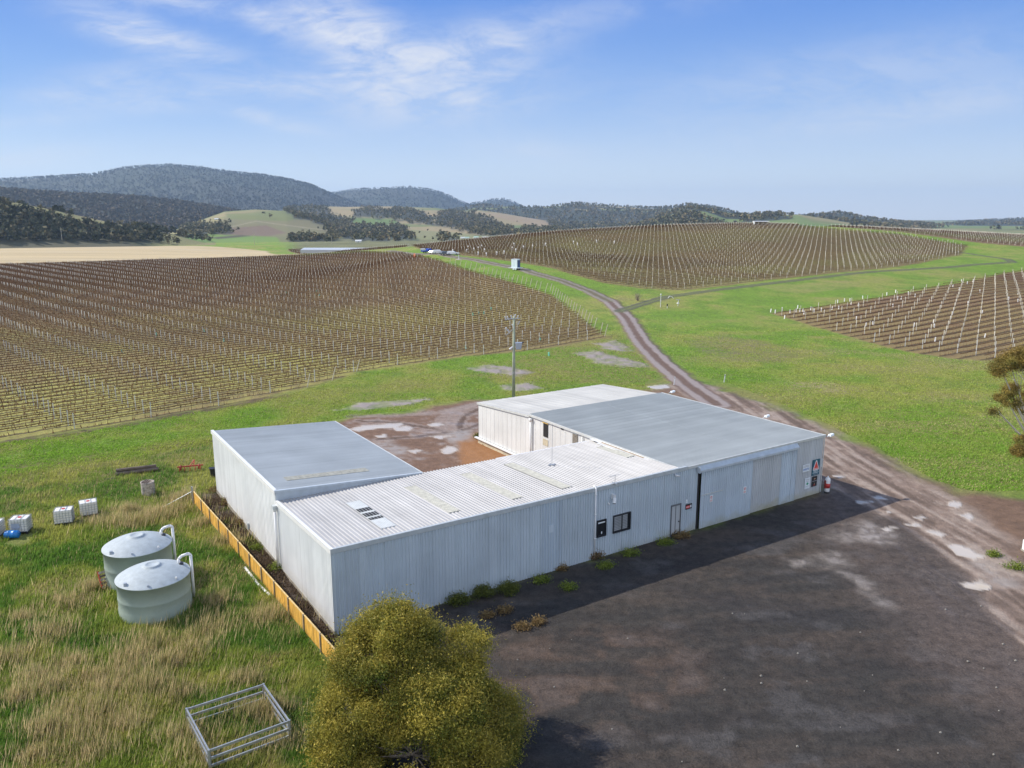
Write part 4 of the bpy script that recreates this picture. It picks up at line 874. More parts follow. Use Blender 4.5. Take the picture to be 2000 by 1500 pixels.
t, a, h = sgn('notice_sign', [(1567,908), (1580.5,905.5), (1579,919), (1565.5,923)], M['signwhite'], 'white sign with blue lettering left of the teal sign'); glyphs(t, a*.08, a*.94, h*.22, h*.26, M['signblue'], 6, 5); glyphs(t, a*.1, a*.9, h*.62, h*.12, M['signgrey'], 10, 6); glyphs(t, a*.12, a*.88, h*.80, h*.09, M['signgrey'], 12, 7)
t, a, h = sgn('notice_sign', [(1571,934), (1581,932), (1579.5,953), (1569.5,955)], M['signwhite'], 'upright white sign with a green leaf emblem below the blue-lettered sign')
mark(t, [(a*.3,h*.42),(a*.45,h*.38),(a*.5,h*.32),(a*.58,h*.40),(a*.74,h*.46),(a*.66,h*.54),(a*.5,h*.58),(a*.36,h*.53)], M['signgreen'], 'emblem'); glyphs(t, a*.2, a*.82, h*.8, h*.08, M['signgrey'], 7, 8); glyphs(t, a*.2, a*.82, h*.66, h*.05, M['signgrey'], 9, 9); glyphs(t, a*.2, a*.82, h*.2, h*.04, M['signgrey'], 9, 10)
t, a, h = sgn('winery_sign', [(1585,931), (1595,929), (1593,948), (1583.5,950.5)], M['black'], 'upright black sign below the teal sign'); mark(t, [(a*.05,h*.52),(a*.95,h*.52),(a*.95,h*.57),(a*.05,h*.57)], M['signgrey']); mark(t, [(a*.3,h*.72),(a*.5,h*.70),(a*.72,h*.74),(a*.6,h*.82),(a*.5,h*.86),(a*.4,h*.8)], M['tanc'], 'emblem'); glyphs(t, a*.3, a*.7, h*.1, h*.07, M['signred'], 5, 11); mark(t, [(a*.47,h*.2),(a*.55,h*.2),(a*.55,h*.36),(a*.47,h*.36)], M['tanc'])
t, a, h = sgn('door_sign', [(1338,985), (1350.5,982), (1349.5,992), (1337.5,995)], M['black'], 'black and red sign beside the narrow grey door'); mark(t, [(a*.05,h*.2),(a*.66,h*.2),(a*.66,h*.7),(a*.05,h*.7)], M['signred']); mark(t, [(a*.7,h*.25),(a*.9,h*.25),(a*.9,h*.72),(a*.7,h*.72)], M['signwhite']); glyphs(t, a*.1, a*.6, h*.35, h*.18, M['signwhite'], 6, 12, .008)
t, a, h = sgn('meter_label', [(1338,976), (1341.5,975), (1341.5,981.5), (1338,982.5)], M['signwhite'], 'tiny white plate above the black and red sign'); glyphs(t, a*.2, a*.8, h*.4, h*.15, M['signgrey'], 3, 13)
for p4, lb_ in (([(1382,966), (1388,964.5), (1387.5,978), (1381.5,979.5)], 'small white and red notice on the left half of the blue sliding door'), ([(1447.5,949.5), (1453.5,948), (1453,961), (1447,962.5)], 'small white and red notice on the right half of the blue sliding door')):
    t, a, h = sgn('warning_notice', p4, M['signwhite'], lb_, 'sign', -.20)
    mark(t, [(a*.5 + a*.32*math.cos(k*math.pi/6), h*.68 + a*.32*math.sin(k*math.pi/6)) for k in range(12)], M['signred'], 'red_disc'); mark(t, [(a*.5 + a*.2*math.cos(k*math.pi/6), h*.68 + a*.2*math.sin(k*math.pi/6)) for k in range(12)], M['signwhite'], 'disc_centre', .007); mark(t, [(a*.4,h*.6),(a*.48,h*.6),(a*.6,h*.76),(a*.52,h*.76)], M['black'], 'symbol', .009)
    glyphs(t, a*.12, a*.88, h*.24, h*.08, M['signred'], 6, 14); glyphs(t, a*.12, a*.88, h*.1, h*.08, M['signred'], 7, 15)
# gas cylinder and small white box at the right corner
t = thing('gas_cylinder', 'white and red upright gas cylinder at the right corner of the large shed', 'gas cylinder', w(42.75, -.35, .0))
MB().lathe([(0,.12),(.19,.12),(.21,.2),(.21,1.15),(.17,1.3),(.05,1.36),(.05,1.45),(0,1.45)], 20).build('bottle', M['pvc'], t, True); MB().lathe([(.214,.45),(.216,.45),(.216,.85),(.214,.85)], 20).build('red_label', M['red'], t, True); MB().lathe([(0,0),(.2,0),(.2,.12),(0,.12)], 20).build('foot_ring', M['black'], t); MB().box(-.22,-.19,-.15,.15,.4,1.1).build('red_bracket', M['redrust'], t)
b = MB(); b.box(0,.25,-.2,.2,0,.6); b.box(.02,.3,-.23,.23,.6,.66); o = tag(b.build('meter_box', M['signwhite']), 'small white box on the right wall above the gas cylinder', 'meter box'); o.location = w(42.24, .3, 2.2); o.rotation_euler = (0,0,AN)

# ------------------------------------------------------------------ water tanks
def tank(x, y, Rr, Ht, seed, label, pa):
    t = thing('water_tank', label, 'water tank', (x, y, 0), 0, 'pale green water tanks by the timber fence')
    MB().lathe([(Rr+.02,-.1),(Rr+.02,.55),(Rr+.005,.6),(Rr+.0,Ht*.5),(Rr+.02,Ht*.52),(Rr,Ht*.55),(Rr,Ht-.08),(Rr+.06,Ht-.06),(Rr+.06,Ht)], 72).build('body', M['tank'], t, True)
    pr = [(Rr+.06,Ht),(Rr+.02,Ht+.03)] + [(Rr * math.cos(a), Ht + .03 + .58 * math.sin(a)) for a in [i * math.pi / 2 / 12 * 1.0 for i in range(1, 12)]]
    pr = [(Rr+.06,Ht),(Rr-.02,Ht+.05)] + [(Rr * (1 - k), Ht + .05 + .56 * (1 - (1 - k) ** 1.9)) for k in [i / 12 for i in range(1, 10)]] + [(.46,Ht+.62),(.42,Ht+.655),(.33,Ht+.655),(.3,Ht+.63),(0,Ht+.64)]
    MB().lathe(pr, 72).build('lid', M['tanklid'], t, True)
    # inlet strainer and pipe that bends down the outside
    e = Vector((math.cos(pa), math.sin(pa), 0)); zt = Ht + .02
    MB().tube(e * (Rr - .48) + Vector((0,0,zt + .02)), e * (Rr - .48) + Vector((0,0,zt + .28)), .24, n=20).build('inlet_strainer', M['black'], t)
    P_ = [e * (Rr - .5) + Vector((0,0,zt + .2)), e * (Rr - .5) + Vector((0,0,zt + .52)), e * (Rr - .32) + Vector((0,0,zt + .68)), e * (Rr + .06) + Vector((0,0,zt + .72)), e * (Rr + .20) + Vector((0,0,zt + .6)), e * (Rr + .20) + Vector((0,0,.15))]
    b = MB(); b.path(P_, .085, 14); b.build('inlet_pipe', M['pvc'], t, True)
    for k, a in enumerate((pa + R(205), pa + R(248), pa - R(62))):
        d = Vector((math.cos(a), math.sin(a), 0)); p = d * (Rr - .14) + Vector((0,0,Ht + .02)); r_ = (.11, .07, .06)[k]
        b = MB(); b.tube(p, p + Vector((0,0,.24 if k == 0 else .18)), r_, r_ * .8, n=12); b.build('lid_fitting', M['trans'] if k < 2 else M['trim_w'], t)
    return t
tank(-20.867, 42.565, 1.96, 2.2, 1, 'nearer of the two domed pale green water tanks, the one in front', R(38))
tank(-23.6, 46.5, 1.96, 2.37, 2, 'farther domed water tank, partly hidden behind the other tank', R(38))
# pallets leaning on the far tank
px_, py_, _ = gp(196, 1160)
for i, (dx, dy, lbl) in enumerate(((0,0,'red-ended broken wooden pallet leaning beside the rear water tank'), (.35,.45,'grey wooden pallet leaning behind the red-ended pallet'))):
    t = thing('wooden_pallet', lbl, 'pallet', (px_ - .1 + dx, py_ + .35 + dy, .15), R(20), 'pallets by the water tanks')
    t.rotation_euler = (R(68), R(8), R(68)) if i == 0 else (R(75), 0, R(60))
    for k in range(5): MB().box(0, 1.1, .02 + k * .22, .02 + k * .22 + .13, .1, .125).build('slat', M['log'] if k % 2 else M['ring'], t)
    for x_ in (0, .5, 1.0): MB().box(x_, x_ + .08, 0, 1.1, 0, .1).build('bearer', M['redrust'] if x_ == 0 and i == 0 else M['log'], t)
# ------------------------------------------------------------------ bulk totes and drum
def tote(x, y, rz, label, plate=False, missing=False):
    t = thing('bulk_tote', label, 'water tote', (x, y, .05), rz, 'caged white plastic totes on the grass')
    a, c_, h = .60, .50, 1.0
    o = MB().box(-a+.02, a-.02, -c_+.02, c_-.02, .16, 1.12).build('bottle', M['ibc'], t, bevel=.06)
    MB().tube((0,0,1.115), (0,0,1.16), .12, n=16).build('cap', M['red'], t)
    b = MB(); r_ = .014
    for z in (.2, .38, .56, .74, .92, 1.14):
        for (p, q) in (((-a,-c_),(a,-c_)), ((a,-c_),(a,c_)), ((a,c_),(-a,c_)), ((-a,c_),(-a,-c_))): b.tube((*p, z), (*q, z), r_, n=5, cap=False)
    for k in range(7):
        u = -a + 2 * a * k / 6
        for s_ in (-c_, c_): b.tube((u, s_, .15), (u, s_, 1.15), r_, n=5, cap=False)
    for k in range(1, 5):
        v = -c_ + 2 * c_ * k / 5
        for s_ in (-a, a): b.tube((s_, v, .15), (s_, v, 1.15), r_, n=5, cap=False)
    for x_ in (-.2, .2): b.tube((x_, -c_, 1.15), (x_, c_, 1.15), r_ * 1.3, n=5, cap=False)
    b.build('cage', M['steel'], t)
    b = MB(); b.box(-a, a, -c_, c_, .11, .15)
    for x_ in (-a + .07, 0, a - .07):
        for y_ in (-c_ + .06, c_ - .06): b.box(x_ - .07, x_ + .07, y_ - .06, y_ + .06, 0, .11)
    b.build('pallet_base', M['black'], t)
    if plate: MB().box(-.42, .12, -c_ - .035, -c_ - .018, .45, .85).build('label_plate', M['trans'], t)
g = gp(36, 1044); tote(g[0], g[1] + .4, R(12), 'caged white tote behind the blue drum, with a grey plate on its side', True)
g = gp(122, 1026); tote(g[0], g[1] + .35, R(20), 'caged white tote with a sagging top, left of the neighbouring pair')
g = gp(170, 1010); tote(g[0], g[1] + .35, R(30), 'rightmost caged white tote')
g = gp(-18, 1052); tote(g[0], g[1] + .4, R(10), 'caged white tote cut off by the left edge of the photo')
g = gp(33, 1046); t = thing('blue_drum', 'bright blue plastic drum lying on its side in front of a tote', 'drum', (g[0] + .03, g[1] - .55, .33), R(6)); 
b = MB(); b.lathe([(0,-.45),(.25,-.45),(.275,-.42),(.275,-.2),(.285,-.19),(.285,-.16),(.275,-.15),(.275,.15),(.285,.16),(.285,.19),(.275,.2),(.275,.42),(.25,.45),(0,.45)], 28); b.v = [(z, y, x) for x, y, z in b.v]; b.build('drum_body', M['blue'], t, True)
# ------------------------------------------------------------------ timber fence and stay
FA, FB = Vector(gp(380, 985)), Vector(gp(664, 1316)); FL = (FB - FA).length; FR = math.atan2((FB - FA).y, (FB - FA).x)
t = thing('timber_fence', 'low yellow timber paling fence along the left side of the sheds', 'fence', FA, FR)
nb = 12; bay = FL / nb; rr_ = random.Random(3)
for k in range(nb):
    b = MB(); n = 22; x0 = k * bay
    for j in range(n):
        a_ = x0 + j * bay / n; hh = 1.06 + rr_.uniform(-.02, .02)
        b.box(a_ + .004, a_ + bay / n - .004, -.012 + rr_.uniform(-.004,.004), .012, .08, hh)
    b.build('paling_panel', M['yellow'], t)
    b = MB(); b.box(x0, x0 + bay, .012, .06, .84, .93); b.box(x0, x0 + bay, .012, .06, .2, .29); b.box(x0 + .045, x0 + bay - .045, -.03, .05, 1.075, 1.11); b.build('rail', M['yrail'], t)
    MB().box(x0 - .045, x0 + .045, -.075, .02, -.1, 1.13).build('post', M['wpost'], t)
t = thing('stay_post', 'grey steel strainer post with a diagonal stay at the far end of the timber fence', 'post', gp(378, 984))
MB().tube((0,0,-.2), (-.03,0,1.45), .07, n=10).build('post', M['steel'], t); g2 = Vector(gp(318, 992)) - Vector(gp(378, 984)); MB().tube((-.02,0,1.05), (g2.x, g2.y, .05), .035, n=8).build('stay', M['steel'], t)
# pipes lying on the grass
for (p, q, lb_) in (((479,1112), (503,1142), 'upper of the two white pipes lying beside the yellow fence'), ((498,1138), (528,1167), 'lower of the two white pipes lying beside the yellow fence')):
    a, c_ = Vector(gp(*p)), Vector(gp(*q)); o = tag(MB().tube((0,0,.12), c_ - a + Vector((0,0,.12)), .085, n=14).build('white_pipe', M['pvc'], smooth=False), lb_, 'pipe', 'white pipes by the fence'); o.location = a
# livestock crate frame
C4 = [Vector((-14.55,31.49,0)), Vector((-11.7,33.39,0)), Vector((-9.73,30.65,0)), Vector((-12.5,28.69,0))]
t = thing('stock_crate', 'open galvanised rail frame standing in long grass near the tree', 'rail frame', C4[3]); B4 = [p - C4[3] for p in C4]
for p in B4: MB().beam(p + Vector((0,0,-.05)), p + Vector((0,0,1.04)), .10, .10).build('post', M['steel'], t)
for i in range(4):
    p, q = B4[i], B4[(i+1) % 4]
    for z in (.26, .61, .97): MB().beam(p + Vector((0,0,z)), q + Vector((0,0,z)), .06, .11).build('rail', M['steel'], t)
P_ = [Vector((*gp(x_, y_)[:2], .05)) - C4[3] for x_, y_ in ((425,1460),(452,1438),(486,1440),(500,1452),(470,1470),(436,1478))]
b = MB(); b.add(P_ + [p - Vector((0,0,.12)) for p in P_], [tuple(range(6))[::-1]] + [(i, (i+1) % 6, 6+(i+1) % 6, 6+i) for i in range(6)]); o = tag(b.build('plastic_sheet', M['black']), 'dark sheet lying on the ground inside the rail frame', 'sheet'); o.location = C4[3]; 
# concrete ring, logs, red implement, black bin
g = gp(290, 964); t = thing('concrete_ring', 'stained hollow concrete cylinder standing in the rough grass', 'concrete ring', g)
MB().lathe([(.50,-.1),(.53,.3),(.52,.9),(.54,1.05),(.44,1.06),(.42,.3),(0,.28)], 26).build('ring', M['ring'], t, True); b = MB()
for k in range(3): b.box(-.3 + k * .2, -.22 + k * .2, -.48, .45 - k * .12, 1.06, 1.12)
b.build('plank', M['log'], t)
A_, B_ = Vector(gp(226, 930)), Vector(gp(310, 920)); dv = B_ - A_
for i, (off, z, r_, f0, f1, lbl) in enumerate(((.0,.17,.17,0,1,'front log of the dark log pile in the paddock'), (.36,.17,.16,.05,.97,'rear log of the dark log pile'), (.18,.46,.15,.02,.95,'top log of the dark log pile'))):
    n = Vector((-dv.y, dv.x, 0)).normalized() * off; b = MB(); b.tube(A_ + dv * f0 - A_ + n + Vector((0,0,z)), dv * f1 + n + Vector((0,0,z + .03)), r_, r_ * .85, n=12); o = tag(b.build('log', M['log']), lbl, 'log', 'pile of old logs'); o.location = A_
A_, B_ = Vector(gp(204, 939)), Vector(gp(224, 936)); o = tag(MB().tube((0,0,.08), B_ - A_ + Vector((0,0,.08)), .09, n=8).build('log', M['log']), 'short thin log lying left of the log pile', 'log', 'pile of old logs'); o.location = A_
t = thing('farm_implement', 'faded red tine implement lying in the grass left of the sheds', 'farm implement', gp(372, 918), R(14))
MB().beam((-1.1,0,.35), (1.1,.1,.38), .1, .1).build('toolbar', M['redrust'], t)
for k in range(5):
    x_ = -.95 + .45 * k; b = MB(); b.path([(x_,.05,.4), (x_ + .05,-.25,.5), (x_ + .1,-.4,.25), (x_ + .05,-.32,.02)], .035, 6); b.build('tine', M['redrust'], t)
for x_ in (-.8, .75): b = MB(); b.lathe([(0,-.05),(.24,-.05),(.26,0),(.24,.05),(0,.05)], 16); b.v = [(x_ + z, y, x + .28) for x, y, z in b.v]; b.build('wheel', M['redrust'], t)
b = MB(); b.beam((0,.1,.4), (.3,.7,.75), .07, .07); b.beam((.3,.1,.4), (.3,.7,.75), .07, .07); b.build('hitch', M['redrust'], t)
t = thing('black_bin', 'black plastic bin beside the far left corner of the left shed', 'bin', gp(417, 931), R(30)); MB().hexa([(-.2,-.2,0),(.2,-.2,0),(.2,.2,0),(-.2,.2,0),(-.28,-.28,.75),(.28,-.28,.75),(.28,.28,.75),(-.28,.28,.75)]).build('bin_body', M['black'], t, bevel=.02); MB().box(-.3,.3,-.3,.3,.75,.82).build('lid', M['black'], t)
# ------------------------------------------------------------------ power pole
g = gp(1003, 777); t = thing('power_pole', 'tall green-grey timber power pole with a grey transformer behind the white shed', 'power pole', (g[0], g[1], 0))
topz = at(1005, 618, g[1])[2]
MB().tube((0,0,-.5), (.05,0,topz), .21, .15, n=16).build('pole_shaft', M['pole'], t, True)
b = MB(); b.beam((-1.1,-.1,topz - .35), (.75,-.1,topz - .22), .1, .12); b.beam((-.9,-.1,topz - 2.35), (.2,-.1,topz - 1.3), .1, .1); b.build('crossarm', M['steel'], t)
for (x_, z_) in ((-1.0,topz-.25), (-.7,topz-.22), (-.25,topz-.12), (.15,topz+.05), (.5,topz-.1), (.65,topz-.8), (-.85,topz-1.6), (-.6,topz-1.9), (-.1,topz-1.2)):
    b = MB(); q = Vector((x_, -.14, z_)); dn = Vector((-.14, -.1, .42)) if x_ < 0 else Vector((.12, -.1, .38)); b.tube(q - dn * .5, q + dn * .6, .055, .075, n=8); b.build('insulator', M['insul'], t)
zt = at(1010, 682, g[1])[2]; b = MB(); b.hexa([(.3,-.35,zt),(.95,-.35,zt),(.95,.35,zt),(.3,.35,zt),(.22,-.4,zt+.85),(1.1,-.4,zt+.85),(1.1,.4,zt+.85),(.22,.4,zt+.85)]); tr = b.build('transformer', M['trans'], t, bevel=.04)
for y_ in (-.2,.1,.3): MB().tube((1.0,y_,zt+.75), (1.25,y_,zt+.9), .07, n=8).build('bushing', M['black'], tr)
b = MB(); b.tube((-.5,-.1,zt+.0), (-.1,-.1,zt+.3), .12, n=10); b.tube((-.5,-.2,zt+.1), (-.25,.1,zt-.1), .08, n=8); b.build('bracket_box', M['insul'], t)
b = MB(); b.tube((0,0,topz*.30), (0,0,topz*.33), .215, .213, n=16); b.build('pole_band', M['steel'], t)
# far poles
for (px, pb, pt, Y, lbl) in ((121,467,444,720,'far power pole standing in front of the dark wood on the left'), (497,478,456,760,'far power pole on the green flat left of the dam'), (648,474,461,900,'distant power pole beyond the dam')):
    a, c_ = at(px, pb, Y), at(px, pt, Y); t = thing('distant_power_pole', lbl, 'power pole', (a[0], a[1], a[2] - 1), 0, 'distant power poles'); hh = c_[2] - a[2] + 1
    MB().tube((0,0,0), (0,0,hh), .22, .16, n=8).build('pole_shaft', M['vposty'], t); MB().box(-1.1,1.1,-.08,.08,hh-.9,hh-.75).build('crossarm', M['vposty'], t)
# ------------------------------------------------------------------ marker posts and small things
for px, pb, h_, lbl in ((1316,752,1.15,'white marker post leaning at the left verge of the track'), (1414,746,1.1,'white marker post in the grass right of the track')):
    a = gp(px, pb); t = thing('marker_post', lbl, 'marker post', a, 0, 'white marker posts'); MB().beam((0,0,-.1), (.12,0,h_), .13, .05).build('post', M['pvc'], t); MB().beam((.095,-.002,h_*.8), (.112,-.002,h_*.93), .14, .06).build('cap', M['signgrey'], t)
a = hit(896, 507); t = thing('short_post', 'short white post in a pale dirt patch near the parked cars', 'marker post', a); MB().beam((0,0,-.1), (0,0,1.6), .3, .3).build('post', M['pvc'], t); MB().lathe([(1.3,-.05),(.9,.12),(.2,.22),(0,.25)], 16).build('mound', M['ring'], t, True)
a = gp(1999, 1078); t = thing('white_cabinet', 'white cabinet cut off by the right edge of the photo', 'cabinet', (a[0] + .35, a[1], 0)); MB().box(-.3,.3,-.3,.3,.1,.8).build('cabinet_body', M['pvc'], t, bevel=.02); MB().box(-.34,.34,-.34,.34,0,.1).build('base', M['conc'], t)
a = hit(810, 504); t = thing('orange_marker', 'bright orange marker drum at the corner of the vineyard', 'marker drum', a); MB().lathe([(0,0),(.42,0),(.40,.5),(.36,1.0),(.30,1.6),(.1,1.75),(0,1.76)], 18).build('drum', M['orange'], t, True)
# water fittings near the junction of the tracks
a = hit(1290, 600); t = thing('tap_stand', 'thin white standpipe with a round head beside the side track', 'standpipe', a); MB().tube((0,0,0), (0,0,3.0), .07, n=8).build('pipe', M['pvc'], t); MB().lathe([(0,2.95),(.2,3.0),(.18,3.15),(0,3.2)], 12).build('head', M['pvc'], t, True); MB().box(-.12,.12,-.1,.1,1.4,1.6).build('bracket_box', M['pvc'], t)
a = hit(1324, 598); t = thing('valve_stand', 'low white valve stand right of the thin standpipe', 'valve', a); MB().tube((0,0,0), (.1,0,1.6), .07, n=8).build('pipe', M['pvc'], t); MB().box(-.5,.5,-.1,.1,1.5,1.6).build('handle', M['steel'], t); MB().lathe([(0,.5),(.3,.55),(.3,.8),(0,.85)], 12).build('valve_body', M['pvc'], t, True)
a = hit(1303, 602); t = thing('tap_box', 'small black-topped post between the standpipe and the valve stand', 'tap', a); MB().tube((0,0,0), (0,0,.6), .06, n=8).build('pipe', M['pvc'], t); MB().box(-.13,.13,-.13,.13,.55,1.0).build('box', M['black'], t)
a = hit(1309, 583); t = thing('bent_pipe', 'bent pale pipe lying on the grass by the side track', 'pipe', a); MB().path([(-.6,0,.1), (-.2,0,.6), (.4,0,.5), (.8,-.2,.05)], .07, 8).build('pipe', M['pvc'], t)
# ------------------------------------------------------------------ portable toilets on a trailer
a = hit(1007, 527); t = thing('portable_toilets', 'pale blue portable toilet cabin on a trailer beside the track', 'portable toilet', a, R(-34)); t.scale = (1.08,)*3
MB().box(-1.5,1.9,-.9,.9,.55,.68).build('trailer_bed', M['toilet'], t); MB().beam((-1.5,0,.6), (-2.5,0,.5), .12, .12).build('drawbar', M['toilet'], t)
MB().box(-1.0,-.02,-.8,.8,.68,3.05).build('cabin', M['toilet'], t, bevel=.05); MB().box(.04,1.1,-.8,.8,.68,3.05).build('cabin', M['toilet'], t, bevel=.05); MB().box(-.02,.04,-.7,.7,.7,2.9).build('seam', M['trans'], t)
MB().box(-1.05,1.15,-.85,.85,3.05,3.15).build('roof', M['signwhite'], t)
MB().box(1.1,1.15,-.7,.7,.75,2.85).build('door', M['toiletd'], t)
for x_ in (-.1,.65):
    for y_ in (-.95,.95): b = MB(); b.lathe([(0,-.1),(.3,-.1),(.32,0),(.3,.1),(0,.1)], 14); b.v = [(x_ + x, y_ + z, y + .32) for x, y, z in b.v]; b.build('wheel', M['signwhite'] if y_ < 0 else M['rubber'], t)
# ------------------------------------------------------------------ parked cars
def car(px, py, rz, paint_, kind, label, s=1.0):
    a = hit(px, py); t = thing('parked_car', label, 'car', a, rz, 'cars parked on the grass beyond the vineyard'); t.scale = (s,)*3
    L2, W2 = 2.3, .92
    if kind == 'ute': prof = [(-2.6,.5),(-2.6,1.0),(-.5,1.05),(-.35,1.75),(.9,1.75),(1.35,1.12),(2.4,1.02),(2.55,.75),(2.55,.45)]
    elif kind == 'suv': prof = [(-2.3,.45),(-2.3,1.1),(-2.05,1.68),(.5,1.72),(1.1,1.12),(2.15,1.0),(2.3,.75),(2.3,.4)]
    elif kind == 'wagon': prof = [(-2.35,.4),(-2.35,.95),(-2.0,1.42),(-1.2,1.5),(.4,1.48),(1.1,1.0),(2.15,.88),(2.35,.65),(2.35,.35)]
    else: prof = [(-2.1,.4),(-2.1,.95),(-1.75,1.45),(.3,1.5),(1.0,1.0),(1.95,.88),(2.1,.62),(2.1,.35)]
    n = len(prof); vs = []
    for s_ in (-1, 1):
        for x_, z_ in prof: vs.append((x_, s_ * (W2 if z_ < 1.13 else W2 * .80), z_))
    b = MB(); b.add(vs, [tuple(range(n)), tuple(range(n, 2*n))[::-1]] + [(i, n+i, n+(i+1) % n, (i+1) % n) for i in range(n)]); b.build('body', paint_, t, bevel=.05)
    top = [p for p in prof if p[1] > 1.13 or (kind in ('wagon','hatch') and p[1] > 1.2)]; x0, x1, zt_ = top[0][0], top[-1][0], top[0][1]
    for s_ in (-1, 1): y_ = s_ * (W2 * .86); b = MB(); b.add([(x0 + .05, y_ + s_*.06, 1.06), (x1 + .35, y_ + s_*.06, 1.06), (x1 - .02, y_ * .96, zt_ - .1), (x0 + .15, y_ * .96, zt_ - .1), (x0 + .05, y_ - s_*.03, 1.06), (x1 + .35, y_ - s_*.03, 1.06), (x1 - .02, y_ * .9, zt_ - .1), (x0 + .15, y_ * .9, zt_ - .1)], [(0,1,2,3),(4,7,6,5),(0,4,5,1),(1,5,6,2),(2,6,7,3),(3,7,4,0)]); b.build('side_window', M['glass'], t)
    i = prof.index(top[-1]); p, q = Vector((top[-1][0], 0, top[-1][1])), Vector((prof[i+1][0], 0, prof[i+1][1])); d = q - p; nrm = Vector((-d.z, 0, d.x)).normalized() * .03; nrm = nrm if nrm.z > 0 else -nrm
    b = MB(); b.hexa([p + d*.1 + Vector((0,-.68,0)), p + d*.1 + Vector((0,.68,0)), p + d*.92 + Vector((0,.78,0)), p + d*.92 + Vector((0,-.78,0)), p + d*.1 + Vector((0,-.68,0)) + nrm, p + d*.1 + Vector((0,.68,0)) + nrm, p + d*.92 + Vector((0,.78,0)) + nrm, p + d*.92 + Vector((0,-.78,0)) + nrm]); b.build('windscreen', M['glass'], t)
    for x_ in (-1.4, 1.4):
        for s_ in (-1, 1):
            b = MB(); b.lathe([(0,-.11),(.30,-.11),(.33,-.08),(.33,.08),(.30,.11),(0,.11)], 16); b.v = [(x_ + x, s_ * .86 + z, y + .33) for x, y, z in b.v]; wo = b.build('wheel', M['rubber'], t)
            b = MB(); b.lathe([(0,-.12),(.19,-.12),(.19,.12),(0,.12)], 12); b.v = [(x_ + x, s_ * .86 + z, y + .33) for x, y, z in b.v]; b.build('rim', M['cars'], wo)
car(830, 491, R(-25), M['cars'], 'hatch', 'grey car at the far left, mostly hidden by the blue pickup', .95)
car(836, 494, R(35), M['carb'], 'ute', 'bright blue pickup, leftmost large vehicle of the parked group', 1.15)
car(848, 496, R(50), M['cars'], 'hatch', 'silver hatchback between the blue pickup and the white four-wheel drive')
car(857, 496, R(8), M['carw'], 'suv', 'white four-wheel drive in the middle of the parked group')
car(870, 498, R(40), M['cark'], 'wagon', 'dark charcoal car beside the white station wagon')
car(885, 498, R(-5), M['carw'], 'wagon', 'low white station wagon, rightmost of the parked group', 1.02)
# ------------------------------------------------------------------ shelter on the crest, distant houses
a = at(1486, 440, 462); t = thing('crest_shelter', 'small open shelter with a pale roof on the crest of the hill vineyard', 'shelter', (a[0], a[1], a[2] - .3))
for x_ in (-4,-2,0,2,4): MB().box(x_-.08,x_+.08,-1.5,-1.34,0,2.3).build('post', M['vposty'], t)
MB().box(-4,4,1.3,1.4,0,2.3).build('back_wall', M['wallpatch'], t); MB().box(-4.1,-4,-1.5,1.4,0,2.5).build('side_wall', M['signwhite'], t); MB().hexa([(-4.4,-1.8,2.3),(4.4,-1.8,2.3),(4.4,1.7,2.3),(-4.4,1.7,2.3),(-4.4,-1.8,2.5),(4.4,-1.8,2.5),(4.4,1.7,2.7),(-4.4,1.7,2.7)]).build('roof', M['tin'], t)
for k, (px, py, Y, w_, lb_) in enumerate([(1412,443,470,60,'long band of pale teal vine netting left of the crest shelter'), (1552,443,470,24,'short band of teal vine netting right of the crest shelter')]):
    a = at(px, py, Y); b = MB(); n = int(w_ / 3)
    for i in range(n): b.box(-w_/2 + i*3, -w_/2 + i*3 + 3.01, -.05 + .02*(i % 2), .05 + .02*(i % 2), .2, 1.5 + .25*math.sin(i*1.7))
    o = tag(b.build('vine_netting', M['netting']), lb_, 'netting'); o.location = (a[0], a[1], a[2] - .6)
def ray_far(px, py):
    d = ray(px, py); ys = np.geomspace(500, 9000, 1500); x = d[0] / d[1] * ys; z = H + d[2] / d[1] * ys; g = terr2(x, ys); b_ = np.nonzero(z < g)[0]
    return (x[b_[0]], ys[b_[0]], g[b_[0]]) if len(b_) else (x[-1], ys[-1], g[-1])
HS = [(700,473,9,3.2,'white windowless building on the bank beyond the dam'), (423,467 - 38,9,3,'tiny pale building on the green hill at the left'), (686,440,12,4,'red-walled farmhouse with pale roof among trees on the golden hills'), (912,466,8,3,'pale farm building left of the teal-roofed group'),
      (930,466,9,4,'long teal-white farm shed in the middle of the valley group'), (948,466,12,3.5,'small pale shed right of the long farm shed'), (1026,451,15,5,'long white shed at the foot of the golden hill'), (1064,454,12,4,'low cream shed right of the long white shed'), (1052,460,12,3,'tiny pale roof just above the vineyard crest'), (905,466,10,3,'leftmost small pale hut of the valley farm group'), (1690,441,16,4,'pale farm shed on the green rise right of the crest'), (1716,436,12,4,'tiny pale house beside the dark hedge on the right')]
for (px, py, w_, h_, lbl) in HS:
    a = ray_far(px, py); sc_ = a[1] / 1540. * .62; t = thing('farm_building', lbl, 'farm building', (a[0], a[1], a[2] - .5), R(12)); t.scale = (max(.8, sc_ * .75),) * 3
    MB().box(-w_/2,w_/2,-3,3,0,h_*.7+.5).build('wall', M['brick'] if 'red' in lbl else M['cream'] if 'cream' in lbl else M['tin'], t)
    r_ = MB(); r_.add([(-w_/2-.3,-3.4,h_*.7+.5),(w_/2+.3,-3.4,h_*.7+.5),(w_/2+.3,3.4,h_*.7+.5),(-w_/2-.3,3.4,h_*.7+.5),(-w_/2-.3,0,h_+.9),(w_/2+.3,0,h_+.9)], [(0,1,5,4),(2,3,4,5),(0,4,3),(1,2,5),(0,3,2,1)]); r_.build('roof', M['netting'] if 'teal' in lbl else M['tin'], t)
    MB().box(-w_*.1,w_*.1,-3.06,-3.0,0,h_*.6).build('door', M['trim_g'], t)

